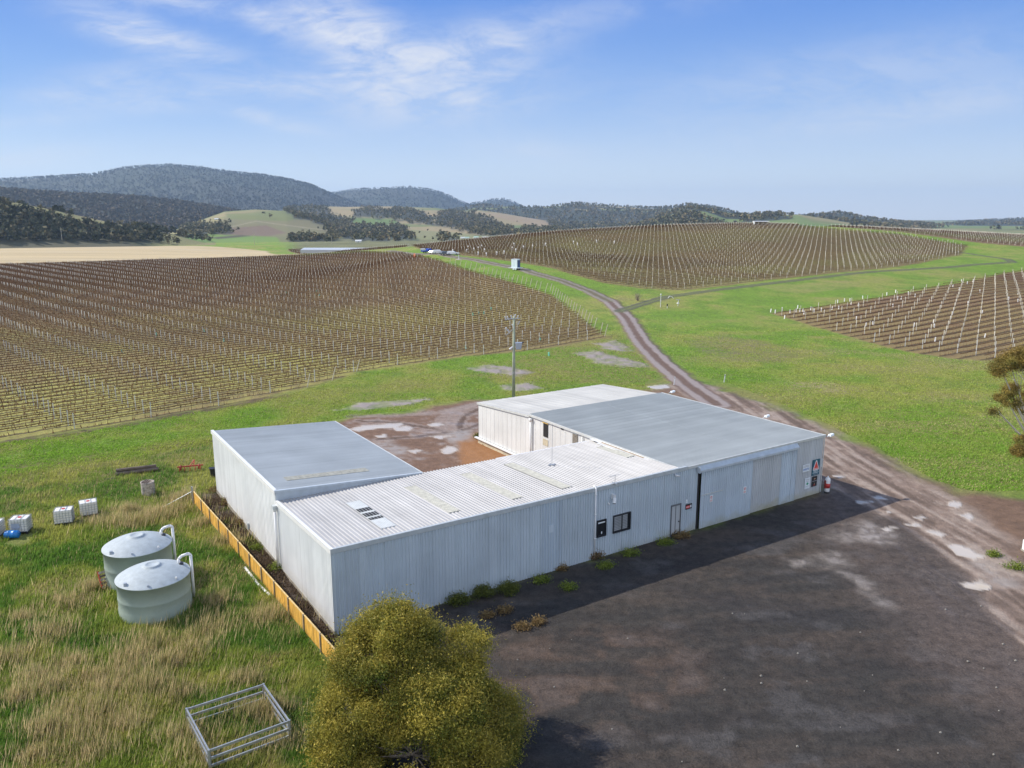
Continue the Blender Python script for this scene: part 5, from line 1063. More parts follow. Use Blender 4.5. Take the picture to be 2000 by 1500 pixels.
# ------------------------------------------------------------------ vineyards: rows, posts, guards
ZG = None
def groundz(x, y):
    x = np.asarray(x, float); y = np.asarray(y, float); z = near_z(x, y); ff = np.clip(1 - np.hypot(x, y) / 500, 0, 1)
    return z + ((fbm(x / 1.1, y / 1.1, 5, 4) - .5) * .3 + (fbm(x / 6, y / 6, 6, 3) - .5) * .2) * ff * .6
ROWS = []
def vines(name, lbl, grp, P, deg, sp, plant, postsp, seed, canecol, vis):
    a = R(deg); dx, dy = math.cos(a), math.sin(a); nx, ny = -dy, dx
    pr_ = P @ np.array([nx, ny]); al = P @ np.array([dx, dy]); posts = []; r_ = np.random.default_rng(seed); rows = 0
    for k in range(int(math.floor(pr_.min() / sp)), int(math.ceil(pr_.max() / sp))):
        o_ = (k + .5 + .5) * sp     # vine line sits where the soil strip is
        s = np.arange(al.min(), al.max(), plant) + r_.uniform(0, plant)
        x = dx * s + nx * o_; y = dy * s + ny * o_; ok = (sd(x, y, P) > .3) & (y > 20); ppx, ppy = projn(x, y, np.zeros_like(x)); ok &= (ppx > vis[0]) & (ppx < vis[1])
        ids = np.nonzero(ok)[0]
        if len(ids) < 3: continue
        xa, ya = x, y
        for seg in np.split(ids, np.nonzero(np.diff(ids) > 1)[0] + 1):
            if len(seg) < 3: continue
            x, y = xa[seg], ya[seg]; z = groundz(x, y); n = len(x); dist = np.hypot(x, y).mean()
            # each vine: trunk, arms along the wire and a fan of bare canes
            V_ = []; C_ = []
            wdt = .016 + .00009 * dist
            def tri(ax, ay, az, bx, by, bz, wd_, shade):
                px, py = -(by - ay), (bx - ax); ln = np.hypot(px, py) + 1e-6; flat_ = ln < .05
                px = np.where(flat_, dy, px / ln); py = np.where(flat_, -dx, py / ln)
                # width along the row so that the cane is seen from the side
                V_.append(np.stack([np.c_[ax - dx*wd_, ay - dy*wd_, az], np.c_[ax + dx*wd_, ay + dy*wd_, az], np.c_[bx, by, bz]], 1)); C_.append(shade)
            def quadrow(x0, y0, z0, x1, y1, z1, th, shade):
                V_.append(np.stack([np.c_[x0, y0, z0 - th], np.c_[x1, y1, z1 - th], np.c_[x1, y1, z1 + th]], 1)); C_.append(shade)
                V_.append(np.stack([np.c_[x0, y0, z0 - th], np.c_[x1, y1, z1 + th], np.c_[x0, y0, z0 + th]], 1)); C_.append(shade)
            j = lambda q: r_.uniform(-q, q, n)
            tri(x + j(.08), y + j(.08), z - .1, x + j(.1), y + j(.1), z + .85, wdt * 1.6, .55)
            h0 = z + .78 + j(.02); quadrow(x - dx*plant*.6, y - dy*plant*.6, h0 + j(.02), x + dx*plant*.6, y + dy*plant*.6, h0 + j(.02), .04 + .00006*dist, .5)
            for q in range(7 if dist < 160 else 4):
                f = r_.uniform(-.5, .5, n) * plant; bx = x + dx*f; by = y + dy*f; l_ = r_.uniform(.25, .75, n); tx = bx + dx*j(.25) + nx*j(.28); ty = by + dy*j(.25) + ny*j(.28)
                tri(bx, by, h0 - .05, tx, ty, h0 + l_, wdt, 1.0)
            for q in range(2):
                f = r_.uniform(-.5, .5, n) * plant; bx = x + dx*f; by = y + dy*f; tri(bx, by, z + .05, bx + nx*j(.3), by + ny*j(.3), z + r_.uniform(.15, .5, n), wdt * 2.4, 1.3)
            VV = np.concatenate(V_).reshape(-1, 3); cb = np.concatenate([np.full(len(v) * 3, c_) for v, c_ in zip(V_, C_)]); m3 = len(VV) // 3
            jit = np.repeat(r_.uniform(.7, 1.35, m3), 3); cc = np.array(canecol)[None] * np.array([1.65, 1.4, 1.05]) * (cb * jit)[:, None]
            grn = np.repeat(r_.random(m3) < .10, 3) & (cb > 1.2); cc[grn] = [.16,.17,.045]
            ROWS.append((np.hypot(x, y).min() + .25 * dist, VV, cc, lbl, grp))
        # posts
        e0, e1 = s[ok].min(), s[ok].max(); ps_ = np.arange(math.ceil(e0 / postsp) * postsp, e1, postsp) + r_.uniform(-.15, .15)
        x = dx * ps_ + nx * o_; y = dy * ps_ + ny * o_; kk = (sd(x, y, P) > .2); posts += list(zip(x[kk], y[kk]))
    return posts
pl = vines('left', 'row of bare brown pruned vines in the large left vineyard', 'rows of the large left vineyard', P_lv, 44.6, 2.3, 1.35, 8.05, 1, (.155,.100,.060), (-420, 2300))
prr = vines('right', 'row of bare brown pruned vines in the lower right vineyard', 'rows of the lower right vineyard', P_rv, 36, 3.0, 1.35, 7.0, 2, (.17,.09,.06), (0, 2120))
ph = vines('hill', 'row of bare vines running across the broad hill vineyard', 'rows of the hill vineyard', P_hv, HV, 2.6, 1.9, 7.5, 3, (.155,.105,.065), (0, 2150))
ph2 = vines('hill far', 'row of bare vines in the far right hilltop vineyard', 'rows of the far hilltop vineyard', P_hv2, HV, 2.6, 2.2, 7.5, 4, (.15,.09,.06), (0, 2150))
ROWS.sort(key=lambda r: r[0])
for _, VV, cc, lbl, grp in ROWS[:285]: tag(big_mesh('vine_row', VV, np.arange(len(VV)).reshape(-1, 3), M['cane'], cc), lbl, 'vine row', grp)
if len(ROWS) > 285:
    VV = np.concatenate([r[1] for r in ROWS[285:]]); cc = np.concatenate([r[2] for r in ROWS[285:]])
    tag(big_mesh('far_vine_rows', VV, np.arange(len(VV)).reshape(-1, 3), M['cane'], cc), 'farthest brown vine rows near the crest of the hill vineyards', 'vine rows', kind='stuff')
allp = [(x, y, 'L') for x, y in pl] + [(x, y, 'R') for x, y in prr] + [(x, y, 'H') for x, y in ph] + [(x, y, 'H2') for x, y in ph2]
allp = [p for p in allp if -20 < projn(np.array(p[0]), np.array(p[1]), np.array(0.))[0] < 2020 or p[1] > 200]
# near-side strays: the slanted end posts along the east edge of the left vineyard
EP = [(1181,657),(1172,653),(1160,642),(1153,637),(1147,631),(1141,626),(1135,623),(1129,616),(1123,612),(1118,609),(1113,605),(1108,601),(1104,596),(1099,593),(1095,590),(1091,587),(1087,581),(1082,579),(1078,575),(1074,570),(1065,569),(1054,566),(1045,564),(1035,560),(1026,558),(1018,555),(1009,553),(1000,550),(992,547),(984,546),(976,543),(968,540),(960,538),(952,537),(944,534),(936,531),(928,528),(918,526),(908,524),(898,520),(888,518),(878,516)]
proto = MB().tube((0,0,-.1), (0,0,1), 1, n=5).build('slanted_end_post', M['vposty'])
for i, p in enumerate(EP):
    a = hit(*p); o = proto if i == 0 else proto.copy()
    if i: S.collection.objects.link(o)
    r_ = .055 + a[1] * .00012; o.location = a; o.scale = (r_, r_, 2.35); o.rotation_euler = (0, R(14 + random.uniform(-3, 3)), 0)
    tag(o, 'slanted timber end post along the right edge of the left vineyard', 'post', 'slanted end posts of the left vineyard')
for px, py, an, lb_ in ((600,757,14,'leaning white post at the corner of the left vineyard, leftmost of three'), (649,743,16,'leaning white post on the lower edge of the left vineyard, middle of three'), (696,727,17,'leaning white post on the lower edge of the left vineyard, rightmost of three')):
    a = hit(px, py); o = proto.copy(); S.collection.objects.link(o); o.location = a; o.scale = (.075,.075,2.0); o.rotation_euler = (0, R(an), 0); tag(o, lb_, 'post', 'leaning end posts')
allp.sort(key=lambda p: math.hypot(p[0], p[1]))
pz = groundz([p[0] for p in allp], [p[1] for p in allp]) if allp else []
pp_ = MB().box(-.5,.5,-.5,.5,-.1,1).build('vineyard_post', M['vpost']); first = True; rest = []
LBL = {'L': ('thin grey post in the left vineyard', 'posts of the left vineyard'), 'R': ('thin grey post in the lower right vineyard', 'posts of the lower right vineyard'), 'H': ('thin pale post in the hill vineyard', 'posts of the hill vineyard'), 'H2': ('thin pale post in the far hilltop vineyard', 'posts of the far vineyard')}
for i, (p, z) in enumerate(zip(allp, pz)):
    dd = math.hypot(p[0], p[1]); wd_ = .072 + dd * .00015; hh = 1.72 + random.uniform(-.1, .1)
    if i < 290:
        o = pp_ if first else pp_.copy()
        if not first: S.collection.objects.link(o)
        first = False; o.location = (p[0], p[1], z); o.scale = (wd_, wd_, hh); o.rotation_euler = (R(random.uniform(-1.5,1.5)), R(random.uniform(-1.5,1.5)), .6); tag(o, LBL[p[2]][0], 'post', LBL[p[2]][1])
    else: rest.append((p[0], p[1], z, wd_, hh))
A_ = np.array(rest); n = len(A_); lean = rng.uniform(-.03, .03, (n, 2))
cs = np.array([(-.5,-.5),(.5,-.5),(.5,.5),(-.5,.5)]); V_ = np.zeros((n, 8, 3))
for k in range(4):
    V_[:, k] = np.c_[A_[:,0] + cs[k,0]*A_[:,3], A_[:,1] + cs[k,1]*A_[:,3], A_[:,2] - .1]; V_[:, 4+k] = np.c_[A_[:,0] + cs[k,0]*A_[:,3] + lean[:,0]*A_[:,4], A_[:,1] + cs[k,1]*A_[:,3] + lean[:,1]*A_[:,4], A_[:,2] + A_[:,4]]
q_ = np.array([(4,5,6,7),(0,1,5,4),(1,2,6,5),(2,3,7,6),(3,0,4,7)]); F_ = (q_[None] + (np.arange(n)*8)[:,None,None]).reshape(-1, 4)
pc = np.repeat(np.where(A_[:, :1] < 0, 1., 1.) * np.array([[.50,.47,.39]]) * rng.uniform(.75, 1.15, (n, 1)), 8, 0)
tag(big_mesh('far_vineyard_posts', V_.reshape(-1, 3), F_, M['cane'], pc), 'thousands of thin pale posts across the farther vineyards', 'posts', kind='stuff')
# guards
gw = MB().box(-.5,.5,-.5,.5,0,1).build('tree_guard', M['guard_w']); gfirst = True
def guard(px, py, m_, lbl, grp, hh, wd_):
    global gfirst
    a = hit(px, py); o = gw.copy(); o.data = gwd[m_]; S.collection.objects.link(o); o.location = a; o.scale = (wd_, wd_, hh); o.rotation_euler = (R(random.uniform(-5,5)), R(random.uniform(-6,8)), .5); tag(o, lbl, 'tree guard', grp)
d2 = gw.data.copy(); d2.materials.clear(); d2.materials.append(M['guard_t']); gwd = {'w': gw.data, 't': d2}
for x_, y_ in [(1505,610),(1514,612),(1528,607),(1543,612),(1555,610),(1558,603),(1562,610),(1568,609),(1570,614),(1583,606),(1590,610),(1604,608),(1625,605),(1636,592),(1638,604),(1649,589),(1660,589),(1662,595),(1676,598),(1685,584),(1732,577),(1744,600),(1749,572),(1753,585),(1760,585),(1774,575),(1787,580),(1672,625),(1691,638),(1705,635),(1785,638),(1823,632),(1825,640),(1819,587),(1861,561),(1878,551),(1889,555),(1900,551),(1914,571),(1923,548),(1963,548),(1873,567),(1890,595),(1923,660),(1826,667),(1860,616),(1918,613),(1970,586),(1988,590),(1988,576),(1532,623)]:
    guard(x_, y_, 'w', 'white tree guard on a young vine in the lower right vineyard', 'white guards of the lower right vineyard', .85, .15)
for x_, y_ in [(836,470+17),(884,487),(912,487),(946,486),(950,494),(934,492),(970,492),(934,482),(925,484),(1065,474),(1007,486),(985,490),(1120,470),(1128,474),(1022,480),(1000,482),(1165,468),(1200,470),(1004,474),(1040,478),(915,480),(940,478)]:
    guard(x_, y_ + 6, 'w', 'white tree guard low on the hill vineyard behind the cars', 'white guards of the hill vineyard', 1.35, .34)
for x_, y_ in [(51,567),(130,557),(31,550),(77,565),(89,565),(103,564),(118,588),(166,622),(169,565),(174,548),(221,605),(239,685+5),(237,560),(205,545),(147,585),(306,655),(399,648),(437,668),(560,574),(624,578),(404,560),(391,553),(372,558),(356,560),(288,590),(605,566),(618,570),(959,605),(945,613),(935,614),(924,616),(910,682),(1055,665),(1072,690+5)]:
    guard(x_, y_, 't', 'pale teal vine guard in the left vineyard', 'teal guards of the left vineyard', .6, .2)
bpy.data.objects.remove(gw)

# ------------------------------------------------------------------ foliage
def leaves(lobes, n, size, cols, seed, shell=.55, clump=.5, flat=.8, nclump=None, aspect=.42):
    r_ = np.random.default_rng(seed); lobes = np.array(lobes, float); vol = lobes[:, 3] ** 2.2; nc = nclump or max(12, n // 320)
    li = r_.choice(len(lobes), nc, p=vol / vol.sum()); d = r_.normal(size=(nc, 3)); d /= np.linalg.norm(d, axis=1)[:, None]; d[:, 2] = np.where(d[:, 2] < -.45, -d[:, 2], d[:, 2])
    rad = (shell + (1 - shell) * r_.random(nc) ** .6)
    cc = lobes[li, :3] + d * (lobes[li, 3] * rad)[:, None] * np.array([1, 1, flat]); cr = clump * r_.uniform(.55, 1.25, nc)
    ci = r_.integers(0, nc, n); p = cc[ci] + r_.normal(size=(n, 3)) * (cr[ci] * .5)[:, None] * np.array([1, 1, .85])
    t = r_.normal(size=(n, 3)); t[:, 2] -= .35; t /= np.linalg.norm(t, axis=1)[:, None]; s_ = np.cross(t, r_.normal(size=(n, 3))); s_ /= np.linalg.norm(s_, axis=1)[:, None] + 1e-9
    L_ = size * r_.uniform(.6, 1.4, n)[:, None]; Wd = L_ * aspect
    V_ = np.stack([p - t*L_*.5, p + s_*Wd*.5, p + t*L_*.5, p - s_*Wd*.5], 1).reshape(-1, 3)
    cols = np.array(cols); k = r_.random(nc); base = cols[0] * (1 - k[:, None]) + cols[1] * k[:, None]
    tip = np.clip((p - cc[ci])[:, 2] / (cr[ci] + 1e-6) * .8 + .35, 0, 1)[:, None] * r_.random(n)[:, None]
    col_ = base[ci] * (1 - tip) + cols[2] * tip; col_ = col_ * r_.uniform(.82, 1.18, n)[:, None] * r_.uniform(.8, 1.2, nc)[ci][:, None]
    return V_, np.arange(4 * n).reshape(-1, 4), np.repeat(col_, 4, 0), cc
def tree(name, label, cat, base, lobes, n, size, cols, seed, trunk_r, barkm, clump=.5, group=None, limbs=14, fork=.3, shell=.55, aspect=.42, flat=.8, ncl=None):
    t = thing(name, label, cat, base, 0, group); lb_ = [(x - base[0], y - base[1], z - base[2], r) for x, y, z, r in lobes]
    V_, F_, C_, cc = leaves(lb_, n, size, cols, seed, shell, clump, flat, ncl, aspect); o = big_mesh('crown', V_, F_, M['leaf'], C_, parent=t)
    top = np.array(lb_)[:, :3].mean(0); b = MB(); f0 = Vector((top[0]*.15, top[1]*.15, top[2]*fork)); b.tube((0,0,-.3), f0, trunk_r, trunk_r*.75, n=12); r_ = random.Random(seed)
    idx = r_.sample(range(len(cc)), min(limbs, len(cc)))
    for x, y, z, r in lb_:
        m = Vector((x*.6, y*.6, f0.z + (z - f0.z)*.55)); b.tube(f0, m, trunk_r*.55, trunk_r*.36, n=8); e = Vector((x, y, z + r*.2)); b.tube(m, e, trunk_r*.36, trunk_r*.12, n=7)
        for i in idx:
            c_ = Vector(cc[i]); 
            if (c_ - e).length < r * 1.2: b.tube(m.lerp(e, r_.uniform(.2,.9)), c_, trunk_r*.14, trunk_r*.04, n=5)
    b.build('trunk', barkm, t); return t
# the big foreground tree
def L3(px, py, Y, r): a = at(px, py, Y); return (a[0], a[1], a[2], r)
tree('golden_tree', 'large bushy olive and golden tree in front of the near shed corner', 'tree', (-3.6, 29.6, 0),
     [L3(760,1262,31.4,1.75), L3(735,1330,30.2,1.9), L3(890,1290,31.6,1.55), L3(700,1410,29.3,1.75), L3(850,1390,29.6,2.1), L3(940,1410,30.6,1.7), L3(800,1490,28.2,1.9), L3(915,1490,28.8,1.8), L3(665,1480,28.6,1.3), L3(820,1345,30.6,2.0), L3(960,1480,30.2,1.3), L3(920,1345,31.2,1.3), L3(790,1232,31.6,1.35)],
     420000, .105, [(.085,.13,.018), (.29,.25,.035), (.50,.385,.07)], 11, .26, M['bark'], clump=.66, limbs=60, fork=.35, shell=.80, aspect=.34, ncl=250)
# tree leaning in from the right edge
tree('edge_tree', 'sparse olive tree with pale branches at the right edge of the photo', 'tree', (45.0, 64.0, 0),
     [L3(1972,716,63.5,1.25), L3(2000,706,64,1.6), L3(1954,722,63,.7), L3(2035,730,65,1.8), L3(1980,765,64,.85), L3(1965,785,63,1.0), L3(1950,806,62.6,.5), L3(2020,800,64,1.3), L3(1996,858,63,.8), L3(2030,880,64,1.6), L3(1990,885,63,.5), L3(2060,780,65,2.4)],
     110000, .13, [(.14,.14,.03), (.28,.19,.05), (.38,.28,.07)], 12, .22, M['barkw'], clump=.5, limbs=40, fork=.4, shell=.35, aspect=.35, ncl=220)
# small bare shrub by the track junction
a = hit(1246, 588); t = thing('bare_shrub', 'small leafless grey shrub above the track junction', 'shrub', a); b = MB(); r_ = random.Random(5)
for k in range(26): d = Vector((r_.uniform(-1,1), r_.uniform(-1,1), r_.uniform(.8,2.4))); b.tube((0,0,0), d, .05, .02, n=4); b.tube(d*.6, d*.6 + Vector((r_.uniform(-.6,.6), r_.uniform(-.6,.6), r_.uniform(.3,.9))), .03, .015, n=4)
b.build('branches', M['bark'], t)
# weeds and shrubs along the walls
WEEDS = [(898,1180,.95,.62,'dense dark green shrub nearest the tree at the front wall',0), (943,1166,1.0,.6,'left half of the pair of green shrubs at the front wall',0), (993,1158,.85,.65,'right half of the pair of green shrubs at the front wall',0), (1057,1136,.75,.3,'low bright green weed clump right of the green shrubs',1), (1108,1150,.7,.35,'yellow-green weed clump standing off the wall',1), (1096,1112,.5,.2,'reddish low weed against the darker wall sheets',2),
         (986,1195,.6,.2,'flat straw-coloured weed on the gravel below the shrub pair',2), (952,1204,.45,.15,'small straw tuft on the gravel left of the flat straw weed',2), (1162,1090,.55,.5,'brown and green weed at the foot of the white downpipe',2), (1182,1107,.8,.12,'flat bright green weed patch right of the downpipe',1), (1232,1082,.8,.25,'low green weed patch below the double window',1), (1302,1062,.9,.25,'straw and green weeds left of the narrow door',1), (1330,1050,.9,.3,'straw-coloured weeds in front of the narrow door',2),
         (1020,1228,.5,.2,'reddish dead weed on the gravel, left one',2), (1052,1218,.5,.2,'reddish dead weed on the gravel, right one',2), (937,857,.8,.6,'green bush at the left foot of the white shed',0), (955,868,.7,.35,'dark dry bush along the white shed plinth',2), (975,877,.6,.25,'small green weed along the white shed plinth',1), (545,1112,.9,.45,'bright green weeds at the foot of the end downpipe',1), (505,1072,.8,.3,'low green weeds behind the fence near the downpipe',1), (450,985,1.0,.5,'brown dry weeds between the fence and the left shed',2), (475,1025,1.0,.4,'dry brown weeds behind the middle of the fence',2), (420,960,1.0,.4,'tall dry weeds at the far corner of the left shed',2),
         (1985,1110,.9,.2,'flat yellow-green weeds near the white cabinet',1), (1940,1085,.5,.12,'tiny green weeds on the brown verge',1)]
WC = [[(.06,.085,.015),(.10,.12,.02),(.16,.17,.03)], [(.10,.16,.02),(.17,.23,.03),(.26,.28,.05)], [(.14,.085,.04),(.22,.15,.06),(.30,.22,.09)]]
for k, (px, py, r0, h0, lb_, ty) in enumerate(WEEDS):
    a = gp(px, py) ; V_, F_, C_, _ = leaves([(0,0,h0*.4,r0*.7),(r0*.35,.1,h0*.35,r0*.5),(-r0*.3,-.1,h0*.35,r0*.5)], 1600 if h0 > .45 else 700, .12, WC[ty], 200 + k, .1, .30 if h0 > .3 else .30, h0/r0*.8, nclump=60)
    V_[:, 2] = np.abs(V_[:, 2]) + .01; o = big_mesh('weed_shrub' if h0 > .45 else 'weed_clump', V_, F_, M['leaf'], C_); o.location = a; tag(o, lb_, 'shrub' if h0 > .45 else 'weed', 'weeds around the sheds')
# stones on the gravel
for k in range(34):
    px, py = random.uniform(1000, 1990), random.uniform(1180, 1490); a = gp(px, py); V_ = MB(); s_ = random.uniform(.02,.06); V_.hexa([(-s_,-s_,0),(s_,-s_*.8,0),(s_*.9,s_,0),(-s_,s_*.8,0),(-s_*.6,-s_*.6,s_),(s_*.6,-s_*.4,s_*.8),(s_*.4,s_*.6,s_),(-s_*.6,s_*.5,s_*.7)])
    o = tag(V_.build('stone', M['conc']), 'small loose stone lying on the dark gravel yard', 'stone', 'loose stones on the gravel'); o.location = (a[0], a[1], .01)

# ------------------------------------------------------------------ grass
def blades(n, regionf, hmin, hmax, wd_, colf, seed, name, label, lean=.45, tuft=None):
    r_ = np.random.default_rng(seed); pts = regionf(r_, n); x, y = pts; n = len(x)
    z = near_z(x, y) + ((fbm(x / 1.1, y / 1.1, 5, 4) - .5) * .34 + (fbm(x / 6, y / 6, 6, 3) - .5) * .25) * np.clip(1 - np.hypot(x, y) / 500, 0, 1) - .03
    h = r_.uniform(hmin, hmax, n) * (.55 + .9 * fbm(x / 1.4, y / 1.4, 61, 3)); a = r_.uniform(0, 2*math.pi, n); w_ = wd_ * r_.uniform(.6, 1.4, n) * (1 + np.hypot(x, y) * .008)
    la = r_.normal(.0, .9, n) + .2; lx, ly = np.cos(la) * lean * h, np.sin(la) * lean * h * .5
    V_ = np.stack([np.c_[x - np.cos(a)*w_, y - np.sin(a)*w_, z], np.c_[x + np.cos(a)*w_, y + np.sin(a)*w_, z], np.c_[x + lx, y + ly, z + h]], 1).reshape(-1, 3)
    c_ = colf(x, y, r_); o = big_mesh(name, V_, np.arange(3*n).reshape(-1, 3), M['blade'], np.repeat(c_, 3, 0)); tag(o, label, 'grass', kind='stuff')
P_gl = np.array([gp(-400,985)[:2], gp(0,930)[:2], gp(200,905)[:2], gp(415,868)[:2], gp(425,950)[:2], gp(385,990)[:2], gp(660,1316)[:2], gp(690,1500)[:2], gp(700,1700)[:2], gp(-400,1700)[:2]])
ex = [P_mulch]
def reg_left(r_, n):
    # density by distance so that nearer grass gets more blades
    px = r_.uniform(-260, 720, n*2); py = 870 + 700 * r_.random(n*2) ** .8; d = [(v) for v in ray(px, py)]; t = -H / d[2]; x, y = d[0]*t, d[1]*t
    ok = (sd(x, y, P_gl) > .1) & (sd(x, y, P_mulch) < 0) & (np.hypot(x + 20.87, y - 42.57) > 2.0) & (np.hypot(x + 23.6, y - 46.5) > 2.0)
    for tx, ty in ((36,1050),(122,1026),(170,1010),(-18,1052),(30,1062)): g_ = gp(tx, ty); ok &= np.hypot((x - g_[0]) / 1.0, (y - g_[1] - .2) / .9) > .85
    ok &= ~((sd(x, y, np.array([(p.x, p.y) for p in C4])) > -.3) & (r_.random(len(x)) < .55))
    return x[ok][:n], y[ok][:n]
def col_left(x, y, r_):
    n = len(x); g = mix(np.tile(G([.23,.31,.05]), (n,1)), [.37,.38,.09], sst(.35,.65, fbm(x/2.5, y/2.5, 71, 4)))
    g = mix(g, [.10,.22,.03], sst(.48,.66, fbm(x/4.5, y/4.5, 22, 3)) * .9); dry = sst(.56,.76, fbm(x/3.2, y/3.2, 21, 4)) ; g = mix(g, [.52,.41,.21], np.clip(dry * (r_.random(n) < .42) + (r_.random(n) < .04), 0, 1) * .85); return g * r_.uniform(.65, 1.35, n)[:, None]
blades(360000, reg_left, .12, .42, .022, col_left, 5, 'grass', 'rough mixed green grass around the tanks and fence')
TU = np.array([gp(*p)[:2] for p in [(180,1330),(210,1350),(240,1320),(290,1345),(350,1360),(120,1400),(90,1430),(150,1440),(200,1400),(240,1420),(60,1330),(30,1370),(100,1350),(370,1275),(330,1300),(260,1290),(410,1235),(140,1300),(20,1290),(290,1260),(520,1210),(310,1195),(60,1480),(180,1470),(130,1180),(420,1180),(440,1060),(300,1010),(250,1000),(350,975),(330,1000),(180,1150),(100,1240),(40,1210),(500,1400),(560,1450),(540,1390),(350,1440),(380,1485),(395,1020),(265,1025),(205,1020),(480,1330)]])
def reg_tuft(r_, n):
    k = r_.integers(0, len(TU), n); s_ = .25 + .5 * ((k * 37) % 11) / 11; return TU[k, 0] + r_.normal(size=n) * s_ * 1.15 + r_.normal(size=n) ** 3 * .25, TU[k, 1] + r_.normal(size=n) * s_ * .8 + r_.normal(size=n) ** 3 * .25
blades(30000, reg_tuft, .35, 1.0, .016, lambda x, y, r_: mix(np.tile(G([.60,.48,.26]), (len(x), 1)), [.30,.31,.10], (r_.random(len(x)) < .35) * 1.0) * r_.uniform(.6, 1.25, len(x))[:, None], 6, 'dry_grass', 'tall pale straw tussocks in the rough grass', .35)
def reg_far(r_, n):
    px = r_.uniform(-20, 2020, n*3); py = 640 + 320 * r_.random(n*3) ** .9; d = ray(px, py); t = -H / d[2]; x, y = d[0]*t, d[1]*t; ok = (y < 175)
    for P in (P_lv, P_rv, P_court, P_mudE, P_yard): ok &= sd(x, y, P) < -1.0
    ok &= (sdl(x, y, TRKE) > 6) & (sdl(x, y, TRK) > 2.6) & (sd(x, y, P_gl) < 0); u = (x-N0[0])*ca + (y-N0[1])*sa; v = -(x-N0[0])*sa + (y-N0[1])*ca; ok &= ~((u > -1) & (u < 43) & (v > -1) & (v < 29.5))
    for P in MUDP[:6]: ok &= sd(x, y, P) < 0
    return x[ok][:n], y[ok][:n]
def col_far(x, y, r_):
    n = len(x); g = mix(np.tile(G([.235,.40,.045]), (n,1)), [.38,.42,.09], sst(.4,.68, fbm(x/22, y/22, 1, 4)*.6 + fbm(x/5, y/5, 2, 4)*.4)); g = mix(g, [.50,.42,.21], (r_.random(n) < .06 + .25 * sst(.5,.7, fbm(x/14, y/7, 31, 4)) * (x > 20)) * .8); return g * r_.uniform(.6, 1.3, n)[:, None]
blades(260000, reg_far, .05, .18, .035, col_far, 7, 'meadow_grass', 'short bright green meadow grass between the sheds and vineyards', .7)
# leaf litter and rubble behind the fence
def reg_m(r_, n):
    u = r_.uniform(-1.6, 0, n*2); v = r_.uniform(-1.5, 27, n*2); x = N0[0]+u*ca-v*sa; y = N0[1]+u*sa+v*ca; ok = sd(x, y, P_mulch) > 0; return x[ok][:n], y[ok][:n]
blades(16000, reg_m, .05, .22, .03, lambda x, y, r_: mix(np.tile(G([.13,.095,.065]), (len(x),1)), [.11,.13,.03], sst(.5,.62, fbm(x/2.2, y/2.2, 41, 3)) * (y > 50)) * r_.uniform(.5, 1.4, len(x))[:, None], 8, 'dry_weeds', 'brown dry weeds between the fence and the shed wall', .6)

# ------------------------------------------------------------------ distant trees
def blobtree(seed, h, cols, n=150, sh=1.):
    r_ = np.random.default_rng(seed); lob = [(r_.uniform(-.22,.22)*h*sh, r_.uniform(-.22,.22)*h*sh, h*r_.uniform(.42,.82), h*r_.uniform(.16,.28)*sh) for _ in range(6)]
    return leaves(lob, n, h*.14, cols, seed, .5, h*.09, .85, nclump=26, aspect=.7)[:3]
CG = [(.085,.090,.040), (.135,.125,.058), (.22,.18,.09)]; CB = [(.13,.115,.065), (.18,.15,.085), (.23,.19,.10)]; CD = [(.040,.050,.026), (.075,.078,.038), (.13,.115,.06)]
protos = []
for k in range(7):
    h = 11; V_, F_, C_ = blobtree(300 + k, h, (CG, CD, CB, CG, CD, CG, CB)[k], 230)
    t = thing('distant_tree', 'x', 'tree', (0,0,-500)); o = big_mesh('crown', V_, F_, M['farleaf'], C_, parent=t); MB().tube((0,0,-1), (0,0,h*.6), .28, .12, n=6).build('trunk', M['barkw'] if k % 2 else M['bark'], t); protos.append(t)
def place(px, py, s, k, label, grp, Y=None):
    a = ray_far(px, py) if Y is None else at(px, py, Y); t = dup(protos[k % 7], (a[0], a[1], a[2] - .4), random.uniform(0, 6.3), label, s); t['group'] = grp; t['category'] = 'tree'; return t
